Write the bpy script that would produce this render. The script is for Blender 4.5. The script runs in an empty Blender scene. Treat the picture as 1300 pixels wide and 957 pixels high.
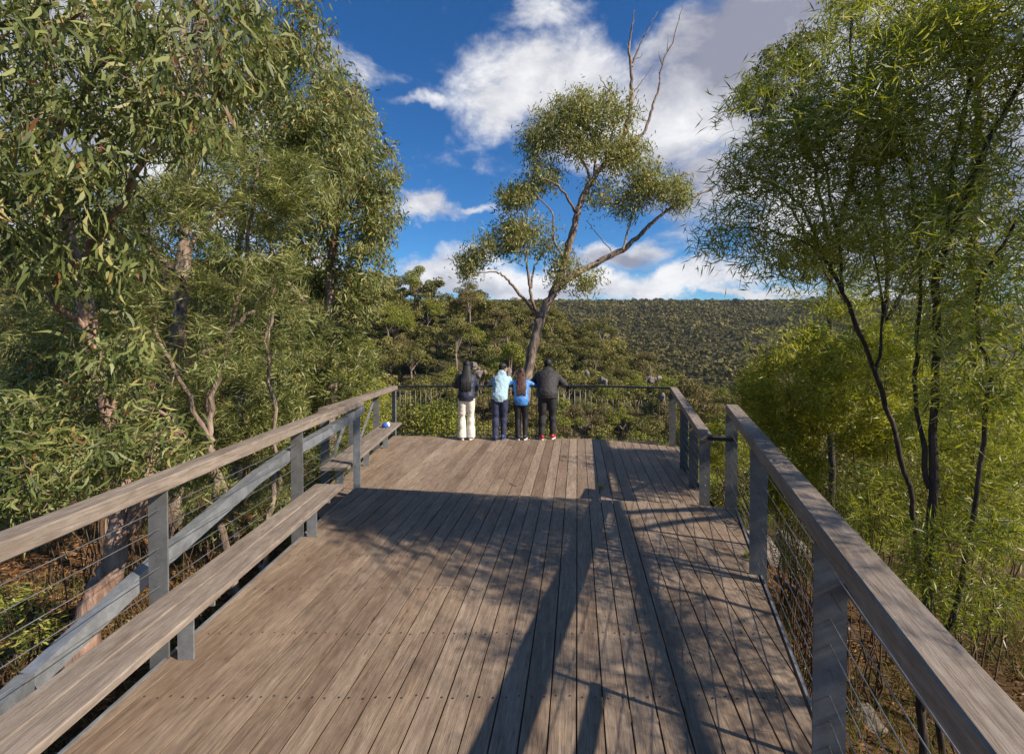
import bpy, math, random
import numpy as np
from mathutils import Vector, Matrix
random.seed(7)
rng = np.random.default_rng(11)
scn = bpy.context.scene
col = scn.collection
R = math.radians

# ------------------------------------------------------------------ camera
F = 577.8; H = 2.23; PA = math.atan(9.5 / F); STEP = 0.17
SUN = np.array([0.728, -0.348, 0.588]); SUN /= np.linalg.norm(SUN)
cd = bpy.data.cameras.new('camera'); cam = bpy.data.objects.new('camera', cd); col.objects.link(cam)
cam.location = (0, 0, H); cam.rotation_euler = (math.pi / 2 - PA, 0, 0)
cd.sensor_width = 36; cd.lens = 16; cd.shift_y = -45 / 1300; cd.clip_end = 20000; cd.clip_start = 0.05
scn.camera = cam

def ray(px, py):
    u = (px - 650) / F; v = (py - 433.5) / F
    return np.array([u, math.cos(PA) - v * math.sin(PA), -(math.sin(PA) + v * math.cos(PA))])
def U(px, py, D):
    "photo pixel seen at forward distance D -> world point"
    r = ray(px, py); return np.array([0, 0, H]) + r * (D / r[1])
def G(px, py, z):
    "photo pixel on the horizontal plane z -> world point"
    r = ray(px, py); return np.array([0, 0, H]) + r * ((z - H) / r[2])
def proj(P):
    P = np.asarray(P, float); d = P - np.array([0, 0, H])
    zc = d[..., 1] * math.cos(PA) - d[..., 2] * math.sin(PA)
    yc = -(d[..., 1] * math.sin(PA) + d[..., 2] * math.cos(PA))
    zc = np.maximum(zc, 1e-3)
    return 650 + F * d[..., 0] / zc, 433.5 + F * yc / zc

# ------------------------------------------------------------------ object helpers
def tag(o, label=None, cat=None, group=None, kind=None):
    if label: o['label'] = label
    if cat: o['category'] = cat
    if group: o['group'] = group
    if kind: o['kind'] = kind
    return o
def empty(name, loc=(0, 0, 0), rz=0.0):
    o = bpy.data.objects.new(name, None); col.objects.link(o)
    o.location = tuple(float(c) for c in loc); o.rotation_euler = (0, 0, rz); o.empty_display_size = 0.3
    return o
def link(name, me, parent=None, mat=None):
    o = bpy.data.objects.new(name, me); col.objects.link(o)
    if mat is not None and len(me.materials) == 0: me.materials.append(mat)
    if parent is not None:
        o.parent = parent
        if not LOCAL[0]:
            l = parent.location; r = parent.rotation_euler.z
            o.matrix_parent_inverse = (Matrix.Translation(l) @ Matrix.Rotation(r, 4, 'Z')).inverted()
    return o
LOCAL = [False]
def copy_tree(o, parent=None):
    c = o.copy(); col.objects.link(c); c.parent = parent
    for ch in list(o.children): copy_tree(ch, c)
    return c
def np_mesh(name, V, faces, tone=None, smooth=False, sizes=None):
    """V (n,3); faces: list of (m,k) int arrays of equal k per array"""
    me = bpy.data.meshes.new(name)
    V = np.asarray(V, np.float32)
    loops = np.concatenate([f.ravel() for f in faces]).astype(np.int32)
    tot = np.concatenate([np.full(len(f), f.shape[1], np.int32) for f in faces])
    start = np.concatenate([[0], np.cumsum(tot)[:-1]]).astype(np.int32)
    me.vertices.add(len(V)); me.vertices.foreach_set('co', V.ravel())
    me.loops.add(len(loops)); me.loops.foreach_set('vertex_index', loops)
    me.polygons.add(len(tot)); me.polygons.foreach_set('loop_start', start); me.polygons.foreach_set('loop_total', tot)
    if smooth: me.polygons.foreach_set('use_smooth', np.ones(len(tot), bool))
    if tone is not None:
        a = me.attributes.new('tone', 'FLOAT', 'POINT'); a.data.foreach_set('value', np.asarray(tone, np.float32))
    me.update(calc_edges=True)
    return me

class MB:
    "collects boxes, bars and tubes into one mesh"
    def __init__(s): s.v = []; s.f = []; s.uv = []; s.sm = []
    def add(s, V, Fs, uv=None, smooth=False):
        b = len(s.v)
        s.v += [tuple(map(float, p)) for p in V]
        for f in Fs: s.f.append(tuple(b + i for i in f)); s.sm.append(smooth)
        s.uv += (uv if uv is not None else [(0, 0)] * len(V))
    def bar(s, a, b, w, h, up=(0, 0, 1), bev=0.0):
        "rectangular bar a->b, width w sideways, height h along up"
        a = np.array(a, float); b = np.array(b, float); d = b - a; L = np.linalg.norm(d); d /= L
        up = np.array(up, float); sd = np.cross(d, up); sd /= np.linalg.norm(sd); u2 = np.cross(sd, d)
        hw, hh = w / 2, h / 2
        if bev <= 0:
            prof = [(-hw, -hh), (hw, -hh), (hw, hh), (-hw, hh)]
        else:
            e = bev
            prof = [(-hw + e, -hh), (hw - e, -hh), (hw, -hh + e), (hw, hh - e), (hw - e, hh), (-hw + e, hh), (-hw, hh - e), (-hw, -hh + e)]
        n = len(prof); r = random.random() * 50
        V = []; uv = []
        per = 0; acc = []
        for k, (x, y) in enumerate(prof):
            if k: per += math.dist(prof[k], prof[k - 1])
            acc.append(per)
        for t, P in ((0, a), (L, b)):
            for k, (x, y) in enumerate(prof):
                V.append(P + sd * x + u2 * y); uv.append((t + r, acc[k] + r))
        Fs = [(i, (i + 1) % n, n + (i + 1) % n, n + i) for i in range(n)] + [tuple(range(n))[::-1], tuple(range(n, 2 * n))]
        s.add(V, Fs, uv); return s
    def tube(s, pts, rad, k=6, cap=True):
        V, Fq = tube_np(pts, rad, k)
        Fs = [tuple(q) for q in Fq]
        if cap: Fs += [tuple(range(k))[::-1], tuple(range(len(V) - k, len(V)))]
        uv = [(i // k * 0.1, (i % k) / k) for i in range(len(V))]
        s.add(V, Fs, uv, True); return s
    def build(s, name, mat, parent=None):
        me = bpy.data.meshes.new(name); me.from_pydata(s.v, [], s.f)
        me.polygons.foreach_set('use_smooth', s.sm)
        ul = me.uv_layers.new(name='UVMap')
        li = np.zeros(len(me.loops), np.int32); me.loops.foreach_get('vertex_index', li)
        ul.data.foreach_set('uv', np.asarray(s.uv, np.float32)[li].ravel())
        me.update()
        return link(name, me, parent, mat)

def tube_np(pts, rad, k=6):
    P = np.asarray(pts, float); n = len(P)
    if np.isscalar(rad): rad = [rad] * n
    T = np.zeros_like(P); T[1:-1] = P[2:] - P[:-2]; T[0] = P[1] - P[0]; T[-1] = P[-1] - P[-2]
    T /= np.linalg.norm(T, axis=1)[:, None] + 1e-9
    ref = np.array([0.3, 0.9, 0.1]) if abs(T[0][2]) > 0.7 else np.array([0, 0, 1.0])
    V = []
    for i in range(n):
        a = np.cross(T[i], ref); a /= np.linalg.norm(a) + 1e-9; b = np.cross(T[i], a)
        for j in range(k):
            t = 2 * math.pi * j / k
            V.append(P[i] + rad[i] * (math.cos(t) * a + math.sin(t) * b))
    Fq = [(i * k + j, i * k + (j + 1) % k, (i + 1) * k + (j + 1) % k, (i + 1) * k + j) for i in range(n - 1) for j in range(k)]
    return np.array(V), np.array(Fq, int)

# ------------------------------------------------------------------ materials
def newmat(name):
    m = bpy.data.materials.new(name); m.use_nodes = True
    nt = m.node_tree; bs = nt.nodes['Principled BSDF']
    return m, nt, bs
def N(nt, typ, **kw):
    n = nt.nodes.new(typ)
    for k, v in kw.items():
        if k in n.inputs.keys() if isinstance(k, str) else False: n.inputs[k].default_value = v
        else: setattr(n, k, v)
    return n
def ramp(nt, stops, fac=None, interp='LINEAR'):
    r = nt.nodes.new('ShaderNodeValToRGB'); e = r.color_ramp; e.interpolation = interp
    while len(e.elements) < len(stops): e.elements.new(0.5)
    for el, (p, c) in zip(e.elements, stops): el.position = p; el.color = (*c, 1) if len(c) == 3 else c
    if fac is not None: nt.links.new(fac, r.inputs['Fac'])
    return r
def noise(nt, vec, scale, detail=4, rough=0.55, dist=0.0):
    n = nt.nodes.new('ShaderNodeTexNoise'); n.inputs['Scale'].default_value = scale
    n.inputs['Detail'].default_value = detail; n.inputs['Roughness'].default_value = rough; n.inputs['Distortion'].default_value = dist
    if vec is not None: nt.links.new(vec, n.inputs['Vector'])
    return n
def mapping(nt, vec, scale=(1, 1, 1), loc=(0, 0, 0)):
    m = nt.nodes.new('ShaderNodeMapping'); m.inputs['Scale'].default_value = scale; m.inputs['Location'].default_value = loc
    nt.links.new(vec, m.inputs['Vector']); return m.outputs['Vector']
def mixc(nt, fac, a, b, mode='MIX'):
    m = nt.nodes.new('ShaderNodeMix'); m.data_type = 'RGBA'; m.blend_type = mode
    if isinstance(fac, (int, float)): m.inputs[0].default_value = fac
    else: nt.links.new(fac, m.inputs[0])
    for i, c in ((6, a), (7, b)):
        if isinstance(c, (tuple, list)): m.inputs[i].default_value = (*c, 1) if len(c) == 3 else c
        else: nt.links.new(c, m.inputs[i])
    return m.outputs[2]
def bump(nt, bs, h, strength=0.3, dist=0.01):
    b = nt.nodes.new('ShaderNodeBump'); b.inputs['Strength'].default_value = strength; b.inputs['Distance'].default_value = dist
    nt.links.new(h, b.inputs['Height']); nt.links.new(b.outputs[0], bs.inputs['Normal'])

def wood_mat(name, stops, tonevar=True, knots=True):
    m, nt, bs = newmat(name)
    uv = nt.nodes.new('ShaderNodeUVMap').outputs[0]
    g1 = noise(nt, mapping(nt, uv, (3.5, 42, 1)), 1.0, 7, 0.7, 1.2)
    g2 = noise(nt, mapping(nt, uv, (4, 190, 1)), 1.0, 3, 0.6, 0.2)
    g3 = noise(nt, mapping(nt, uv, (1.1, 4, 1)), 1.0, 5, 0.6, 0.4)
    base = ramp(nt, stops, g1.outputs[0]).outputs[0]
    fine = ramp(nt, [(0.3, (0.75, 0.73, 0.71)), (0.55, (1, 1, 1)), (0.8, (1.06, 1.05, 1.04))], g2.outputs[0]).outputs[0]
    c = mixc(nt, 0.8, base, fine, 'MULTIPLY')
    blot = ramp(nt, [(0.3, (0.66, 0.62, 0.6)), (0.5, (0.95, 0.95, 0.95)), (0.72, (1.22, 1.22, 1.2))], g3.outputs[0]).outputs[0]
    c = mixc(nt, 0.9, c, blot, 'MULTIPLY')
    if tonevar:
        at = nt.nodes.new('ShaderNodeAttribute'); at.attribute_name = 'tone'
        tv = ramp(nt, [(0, (0.72, 0.67, 0.64)), (0.35, (0.93, 0.90, 0.87)), (0.65, (1.0, 1.0, 1.0)), (1, (1.18, 1.2, 1.22))], at.outputs['Fac']).outputs[0]
        c = mixc(nt, 1.0, c, tv, 'MULTIPLY')
    g4 = noise(nt, mapping(nt, uv, (.9, 26, 1)), 1.0, 2, 0.5, 1.5)
    ck = ramp(nt, [(0.485, (1, 1, 1)), (0.498, (.35, .3, .28)), (0.511, (1, 1, 1))], g4.outputs[0]).outputs[0]
    g5 = noise(nt, mapping(nt, uv, (.7, 3, 1)), 1.0, 3, 0.5)
    ckm = ramp(nt, [(0.52, (0, 0, 0)), (0.62, (.75, .75, .75))], g5.outputs[0]).outputs[0]
    c = mixc(nt, ckm, c, mixc(nt, 1.0, c, ck, 'MULTIPLY'))
    g6 = noise(nt, mapping(nt, uv, (9, 22, 1)), 1.0, 6, 0.7)
    c = mixc(nt, 0.7, c, ramp(nt, [(0.35, (.72, .70, .69)), (0.6, (1.08, 1.08, 1.08))], g6.outputs[0]).outputs[0], 'MULTIPLY')
    if knots:
        vo = nt.nodes.new('ShaderNodeTexVoronoi'); nt.links.new(mapping(nt, uv, (2.2, 9, 1)), vo.inputs['Vector']); vo.inputs['Scale'].default_value = 1.0
        k = ramp(nt, [(0.0, (0.25, 0.2, 0.18)), (0.05, (0.45, 0.4, 0.36)), (0.085, (1, 1, 1))], vo.outputs['Distance']).outputs[0]
        c = mixc(nt, 0.7, c, k, 'MULTIPLY')
    nt.links.new(c, bs.inputs['Base Color'])
    rr = ramp(nt, [(0.3, (0.55,) * 3), (0.7, (0.8,) * 3)], g1.outputs[0]); nt.links.new(rr.outputs[0], bs.inputs['Roughness'])
    ad = nt.nodes.new('ShaderNodeMath'); ad.operation = 'ADD'; nt.links.new(g1.outputs[0], ad.inputs[0]); nt.links.new(g2.outputs[0], ad.inputs[1])
    bump(nt, bs, ad.outputs[0], 0.5, 0.004)
    bs.inputs['Specular IOR Level'].default_value = 0.3
    return m
M = {}
M['deck'] = wood_mat('weathered_deck_timber', [(0.25, (0.145, 0.098, 0.064)), (0.45, (0.26, 0.187, 0.13)), (0.6, (0.33, 0.248, 0.178)), (0.8, (0.45, 0.365, 0.28))])
M['rail'] = wood_mat('grey_rail_timber', [(0.25, (0.16, 0.12, 0.09)), (0.5, (0.265, 0.21, 0.165)), (0.75, (0.38, 0.325, 0.27))], False)
M['joist'] = wood_mat('dark_joist', [(0.3, (0.06, 0.045, 0.035)), (0.7, (0.12, 0.09, 0.07))], False, False)

def steel(name, c, met=0.55, ro=0.5, var=0.25):
    m, nt, bs = newmat(name)
    tc = nt.nodes.new('ShaderNodeTexCoord').outputs['Object']
    n1 = noise(nt, tc, 9, 6, 0.7); n2 = nt.nodes.new('ShaderNodeTexVoronoi'); n2.inputs['Scale'].default_value = 60; nt.links.new(tc, n2.inputs['Vector'])
    lo = tuple(x * (1 - var) for x in c); hi = tuple(min(1, x * (1 + var)) for x in c)
    cc = ramp(nt, [(0.3, lo), (0.7, hi)], n1.outputs[0]).outputs[0]
    sp = ramp(nt, [(0, (0.9,) * 3), (1, (1.06,) * 3)], n2.outputs['Color']).outputs[0]
    nt.links.new(mixc(nt, 0.8, cc, sp, 'MULTIPLY'), bs.inputs['Base Color'])
    bs.inputs['Metallic'].default_value = met
    r = ramp(nt, [(0.3, (ro - 0.1,) * 3), (0.7, (ro + 0.12,) * 3)], n1.outputs[0]); nt.links.new(r.outputs[0], bs.inputs['Roughness'])
    return m
M['steel'] = steel('galvanised_steel', (0.33, 0.34, 0.35), 0.6)
M['post'] = steel('post_steel', (0.17, 0.165, 0.155), 0.35, 0.7)
M['cable'] = steel('cable_steel', (0.42, 0.42, 0.42), 0.8, 0.4)
M['blackrail'] = steel('black_steel', (0.02, 0.02, 0.022), 0.3, 0.4)
M['bar'] = steel('baluster_steel', (0.17, 0.165, 0.14), 0.6, 0.4)

def leaf_mat(name, stops, trans=0.32, rough=0.42, spec=0.5):
    m, nt, bs = newmat(name)
    at = nt.nodes.new('ShaderNodeAttribute'); at.attribute_name = 'tone'
    c = ramp(nt, stops, at.outputs['Fac']).outputs[0]
    nt.links.new(c, bs.inputs['Base Color']); bs.inputs['Roughness'].default_value = rough; bs.inputs['Specular IOR Level'].default_value = spec
    tr = nt.nodes.new('ShaderNodeBsdfTranslucent')
    nt.links.new(mixc(nt, 1.0, c, (1.25, 1.25, 0.55), 'MULTIPLY'), tr.inputs['Color'])
    mx = nt.nodes.new('ShaderNodeMixShader'); mx.inputs[0].default_value = trans
    nt.links.new(bs.outputs[0], mx.inputs[1]); nt.links.new(tr.outputs[0], mx.inputs[2])
    nt.links.new(mx.outputs[0], nt.nodes['Material Output'].inputs['Surface'])
    return m
M['gum'] = leaf_mat('gum_leaves', [(0, (0.055, 0.066, 0.018)), (0.3, (0.120, 0.145, 0.038)), (0.65, (0.205, 0.228, 0.068)), (0.90, (0.34, 0.345, 0.13)), (0.955, (0.42, 0.30, 0.09)), (1, (0.22, 0.09, 0.04))], 0.30, 0.5, 0.35)
M['needle'] = leaf_mat('pale_needle_leaves', [(0, (0.10, 0.06, 0.025)), (0.08, (0.07, 0.082, 0.020)), (0.45, (0.155, 0.18, 0.042)), (0.8, (0.28, 0.30, 0.09)), (1, (0.44, 0.40, 0.15))], 0.3, 0.45)
M['wattle'] = leaf_mat('wattle_leaves', [(0, (0.085, 0.105, 0.015)), (0.4, (0.23, 0.26, 0.028)), (0.8, (0.37, 0.385, 0.05)), (1, (0.55, 0.50, 0.18))], 0.45, 0.4)
M['bright'] = leaf_mat('yellow_green_leaves', [(0, (0.13, 0.14, 0.014)), (0.5, (0.32, 0.33, 0.026)), (1, (0.50, 0.46, 0.06))], 0.35, 0.5)
M['olive'] = leaf_mat('olive_crown', [(0, (0.065, 0.064, 0.016)), (0.5, (0.185, 0.168, 0.040)), (1, (0.33, 0.275, 0.085))], 0.2, 0.6, 0.25)
M['browncrown'] = leaf_mat('brown_crown', [(0, (0.08, 0.065, 0.024)), (0.5, (0.19, 0.15, 0.05)), (1, (0.30, 0.22, 0.09))], 0.2, 0.6, 0.25)
M['limecrown'] = leaf_mat('lime_crown', [(0, (0.09, 0.10, 0.015)), (0.5, (0.22, 0.225, 0.03)), (1, (0.34, 0.32, 0.06))], 0.2, 0.6, 0.25)
M['farcrown'] = leaf_mat('far_crown', [(0, (0.055, 0.050, 0.016)), (0.5, (0.155, 0.132, 0.044)), (1, (0.30, 0.235, 0.09))], 0.1, 0.8, 0.1)
M['litter'] = leaf_mat('leaf_litter', [(0, (0.05, 0.025, 0.012)), (0.5, (0.22, 0.10, 0.035)), (0.8, (0.36, 0.19, 0.08)), (1, (0.42, 0.32, 0.2))], 0.1, 0.6, 0.2)
M['grass'] = leaf_mat('dry_grass', [(0, (0.05, 0.06, 0.015)), (0.5, (0.12, 0.12, 0.035)), (1, (0.28, 0.23, 0.11))], 0.3, 0.6, 0.2)

def bark_mat(name, a, b, c3, scale=3.0):
    m, nt, bs = newmat(name)
    tc = nt.nodes.new('ShaderNodeTexCoord').outputs['Object']
    n1 = noise(nt, mapping(nt, tc, (6 * scale, 6 * scale, 1.1 * scale)), 1.0, 7, 0.65, 0.5)
    n2 = noise(nt, mapping(nt, tc, (1.4 * scale, 1.4 * scale, 0.5 * scale)), 1.0, 4, 0.6, 0.8)
    cc = ramp(nt, [(0.3, a), (0.5, b), (0.72, c3)], n1.outputs[0]).outputs[0]
    bl = ramp(nt, [(0.35, (0.55, 0.5, 0.48)), (0.6, (1.1, 1.05, 1.0))], n2.outputs[0]).outputs[0]
    nt.links.new(mixc(nt, 0.9, cc, bl, 'MULTIPLY'), bs.inputs['Base Color'])
    bs.inputs['Roughness'].default_value = 0.85
    bump(nt, bs, n1.outputs[0], 0.9, 0.03)
    return m
M['bark'] = bark_mat('gum_bark', (0.10, 0.065, 0.045), (0.27, 0.20, 0.15), (0.50, 0.40, 0.32))
M['barkp'] = bark_mat('pink_bark', (0.12, 0.07, 0.05), (0.36, 0.23, 0.17), (0.55, 0.40, 0.32), 2.0)
M['barkd'] = bark_mat('dark_bark', (0.02, 0.015, 0.012), (0.06, 0.042, 0.032), (0.13, 0.095, 0.07), 4.0)
M['dead'] = bark_mat('dead_wood', (0.06, 0.05, 0.042), (0.14, 0.115, 0.095), (0.26, 0.22, 0.18), 3.0)
M['twig'] = bark_mat('twig_bark', (0.07, 0.035, 0.02), (0.15, 0.085, 0.045), (0.24, 0.15, 0.08), 6.0)
M['rock'] = bark_mat('granite', (0.08, 0.065, 0.05), (0.22, 0.18, 0.145), (0.38, 0.33, 0.28), 0.5)

def plain(name, c, rough=0.8, var=0.15, scale=30, bmp=0.2, sheen=0):
    m, nt, bs = newmat(name)
    tc = nt.nodes.new('ShaderNodeTexCoord').outputs['Object']
    n = noise(nt, tc, scale, 5, 0.6)
    cc = ramp(nt, [(0.3, tuple(x * (1 - var) for x in c)), (0.7, tuple(min(1, x * (1 + var)) for x in c))], n.outputs[0])
    nt.links.new(cc.outputs[0], bs.inputs['Base Color']); bs.inputs['Roughness'].default_value = rough
    bump(nt, bs, n.outputs[0], bmp, 0.01)
    if sheen: bs.inputs['Sheen Weight'].default_value = sheen
    return m

# ------------------------------------------------------------------ terrain
def sstep(a, b, x):
    t = np.clip((x - a) / (b - a), 0, 1); return t * t * (3 - 2 * t)
def vnoise(x, y, s, seed=0):
    "cheap smooth pseudo noise"
    x = np.asarray(x) / s; y = np.asarray(y) / s; r = 0
    for i in range(4):
        a = 1.3 * i + seed; r = r + np.sin(x * (1.1 + .7 * i) + 1.7 * np.sin(y * (.8 + .5 * i) + a) + a * 2.1) * np.cos(y * (1.2 + .6 * i) + a * 1.3) / (1 + i * .8)
    return r / 2.0
def ground(x, y):
    x = np.asarray(x, float); y = np.asarray(y, float)
    rr = np.hypot(x, y)
    # bench of land the platform stands on
    near = -0.95 - 0.75 * sstep(0.5, 4.5, x) - 0.5 * sstep(-3, -9, x) * 0 + 0.10 * vnoise(x, y, 1.7) - 0.35 * sstep(4, 11, y)
    drop = 24 * sstep(9, 70, y) + 3.5 * sstep(9.5, 16, y)
    gorge = near - drop
    # spur coming in from the left, its crest about 200 m off
    crest = np.interp(x, [-400, -170, -60, -5, 25, 48, 75, 110, 170, 400], [60, 40, 17.5, 8.5, -2, -13, -32, -50, -62, -66])
    spur = np.interp(y, [60, 90, 200, 330, 480], [0, .12, 1, .62, 0])
    base = np.interp(y, [60, 200, 480], [-26, -44, -66])
    z2 = base + (crest - base) * spur + (3.0 * vnoise(x, y, 23, 2) + 1.3 * vnoise(x, y, 9, 5)) * sstep(60, 110, y)
    # far wall of the valley up to a flat plateau
    far = np.interp(y, [330, 480, 620, 900, 1250, 1500, 1900, 9000], [-70, -66, -42, 14, 78, 108, 121, 200]) + (24 * vnoise(x, y * .55, 170, 3) + 9 * vnoise(x, y, 60, 1)) * sstep(350, 600, y) * (1 - sstep(1000, 1500, y)) - 2.5 + 2.5 * vnoise(x, y * .1, 260, 6) * sstep(1300, 1600, y)
    z = np.where(y < 60, gorge, z2)
    t = sstep(380, 520, y); z = np.where(y > 380, z2 * (1 - t) + far * t, z)
    t = sstep(50, 75, y); z = np.where((y > 50) & (y < 75), gorge * (1 - t) + z2 * t, z)
    side = sstep(0, -30, y) # land behind the camera stays up
    return z

def polar_ground():
    rad = np.concatenate([[0.0], np.geomspace(0.6, 9000, 190)]); na = 360
    ang = np.linspace(-math.pi, math.pi, na, endpoint=False)
    V = [(0, 0, float(ground(0, 0)))]
    for r in rad[1:]:
        x = r * np.sin(ang); y = r * np.cos(ang)
        V += list(zip(x, y, ground(x, y)))
    V = np.array(V); f3 = np.array([(0, 1 + j, 1 + (j + 1) % na) for j in range(na)])
    q = []
    i = np.arange(len(rad) - 2)[:, None]; j = np.arange(na)[None, :]
    a = 1 + i * na + j; b = 1 + i * na + (j + 1) % na
    q = np.stack([a, a + na, b + na, b], -1).reshape(-1, 4)
    me = np_mesh('ground', V, [f3[:, ::-1], q], smooth=True)
    m, nt, bs = newmat('bushland_ground')
    tc = nt.nodes.new('ShaderNodeTexCoord').outputs['Object']
    n1 = noise(nt, tc, 2.5, 8, 0.7); n2 = noise(nt, tc, 0.12, 5, 0.6); n3 = noise(nt, tc, 30, 4, 0.7)
    c1 = ramp(nt, [(0.3, (0.035, 0.022, 0.012)), (0.5, (0.11, 0.065, 0.032)), (0.65, (0.20, 0.115, 0.055)), (0.8, (0.30, 0.22, 0.13))], n1.outputs[0]).outputs[0]
    c2 = ramp(nt, [(0.35, (0.030, 0.034, 0.012)), (0.55, (0.07, 0.062, 0.028)), (0.75, (0.14, 0.105, 0.06))], n2.outputs[0]).outputs[0]
    sx = nt.nodes.new('ShaderNodeSeparateXYZ'); nt.links.new(tc, sx.inputs[0])
    mr = nt.nodes.new('ShaderNodeMapRange'); mr.inputs[1].default_value = 9; mr.inputs[2].default_value = 40; nt.links.new(sx.outputs[1], mr.inputs[0])
    nt.links.new(mixc(nt, mr.outputs[0], c1, c2), bs.inputs['Base Color']); bs.inputs['Roughness'].default_value = 0.95
    bs.inputs['Specular IOR Level'].default_value = 0.1
    bump(nt, bs, n3.outputs[0], 0.5, 0.02)
    tag(link('ground', me, None, m), kind='structure')
polar_ground()

# ------------------------------------------------------------------ platform
bdir = np.array([83 / F, 1.0]); bdir /= np.linalg.norm(bdir); bnor = np.array([bdir[1], -bdir[0]])
def clip(poly, n, c):
    "keep part of polygon with n.p <= c"
    out = []
    for i in range(len(poly)):
        a = poly[i]; b = poly[(i + 1) % len(poly)]; da = n @ a - c; db = n @ b - c
        if da <= 0: out.append(a)
        if (da < 0 < db) or (db < 0 < da): out.append(a + (b - a) * (da / (da - db)))
    return out
def deck(name, poly, z, parent, pitch=0.145, gap=0.010, th=0.032):
    poly = [np.array(p[:2]) for p in poly]
    cs = [bnor @ p for p in poly]; al = [bdir @ p for p in poly]
    V = []; Fs = []; UVs = []; tones = []
    k0 = math.floor(min(cs) / pitch); k1 = math.ceil(max(cs) / pitch)
    for k in range(k0, k1):
        strip = clip(clip(poly, bnor, (k + 1) * pitch - gap / 2 + random.uniform(-.001, .0015)), -bnor, -(k * pitch + gap / 2))
        if len(strip) < 3: continue
        cut = min(al) - random.uniform(0, 9)
        while cut < max(al):
            nxt = cut + random.uniform(9, 12)
            pc = clip(clip(strip, bdir, nxt - 0.0015), -bdir, -(cut + 0.0015)); cut = nxt
            if len(pc) < 3: continue
            # drop duplicate points
            q = [pc[0]]
            for p in pc[1:]:
                if np.linalg.norm(p - q[-1]) > 1e-5: q.append(p)
            if np.linalg.norm(q[0] - q[-1]) < 1e-5: q.pop()
            if len(q) < 3: continue
            area = sum(q[i][0] * q[(i + 1) % len(q)][1] - q[(i + 1) % len(q)][0] * q[i][1] for i in range(len(q)))
            if area < 0: q = q[::-1]
            n = len(q); b = len(V); dz = random.uniform(-.0018, .0018); ro = random.random() * 90
            tl = random.uniform(-.001, .001)
            tn = min(1, max(0, random.gauss(.5, .27)))
            for zz in (z + dz, z + dz - th):
                for p in q:
                    V.append((p[0], p[1], zz)); UVs.append((bdir @ p + ro, bnor @ p + ro)); tones.append(tn)
            Fs.append(tuple(range(b, b + n))); Fs.append(tuple(range(b + 2 * n - 1, b + n - 1, -1)))
            for i in range(n):
                j = (i + 1) % n; Fs.append((b + i, b + n + i, b + n + j, b + j))
    me = bpy.data.meshes.new(name); me.from_pydata(V, [], Fs)
    ul = me.uv_layers.new(name='UVMap'); li = np.zeros(len(me.loops), np.int32); me.loops.foreach_get('vertex_index', li)
    ul.data.foreach_set('uv', np.asarray(UVs, np.float32)[li].ravel())
    a = me.attributes.new('tone', 'FLOAT', 'POINT'); a.data.foreach_set('value', np.asarray(tones, np.float32))
    return link(name, me, parent, M['deck'])

LX = -2.15                                    # left edge of the upper deck
def rx(D, o=0.0): return 0.772 + 0.345 * D + o   # right edge line of the upper deck
sA = G(503, 621, STEP); sB = G(880, 640, STEP)
sdir = (sB - sA)[:2] / np.linalg.norm((sB - sA)[:2])
def step_at(x): return sA[1] + (x - sA[0]) * sdir[1] / sdir[0]
def lx(y): return -2.28 + .032 * y
up_poly = [(lx(-2.2), -2.2), (rx(-2.2) + .0, -2.2), (rx(5.35), 5.35), (rx(5.35) - .45, step_at(rx(5.35) - .45)), (lx(6.1), step_at(lx(6.1)))]
lowL = G(447, 612, 0); lowLf = G(500, 553, 0); kink = G(752, 557, 0); lowRf = G(859, 566.5, 0); lowR = G(903, 645, 0)
low_poly = [(-2.62, 5.6), (2.62, 5.25), (lowR[0] + .0, lowR[1]), tuple(lowRf[:2]), tuple(kink[:2]), tuple(lowLf[:2])]
plat = empty('viewing_platform', (0, 4, 0))
tag(plat, 'weathered brown timber viewing platform with one step down to its front half', 'deck')
deck('upper_deck', up_poly, STEP, plat)
deck('lower_deck', low_poly, 0.0, plat, pitch=0.158)
mb = MB()   # riser board under the step and joists
a = np.array([LX, step_at(LX) - .02]); b = np.array([rx(5.35) - .45, step_at(rx(5.35) - .45) - .02])
mb.bar((a[0], a[1], .055), (b[0], b[1], .055), 0.03, 0.15)
mb.build('riser', M['joist'], plat)
for y in np.arange(-2.0, 9.6, 0.55):
    zt = (STEP if y < 5.2 else 0) - 0.034; x0 = lx(y) + .04 if y < 5.2 else -2.5; x1 = rx(y) - .06 if y < 5.2 else (2.3 + (y - 5.7) * .2)
    if 5.2 < y < 5.9: continue
    MB().bar((x0, y, zt - .07), (x1, y + .0, zt - .07), .05, .14).build('joist', M['joist'], plat)
for (x, y) in ((LX + .2, 0), (LX + .2, 3), (-2.3, 6.5), (-2.3, 9), (.3, 9), (.3, 6.2), (.2, 3), (1.1, 1.2), (1.8, 3.6), (2.3, 6.5), (2.8, 8.4)):
    z0 = float(ground(x, y)) - .3
    MB().bar((x, y, z0), (x, y, (STEP if y < 5.2 else 0) - .18), .1, .1, up=(0, 1, 0)).build('stump', M['joist'], plat)
sc = MB()
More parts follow.
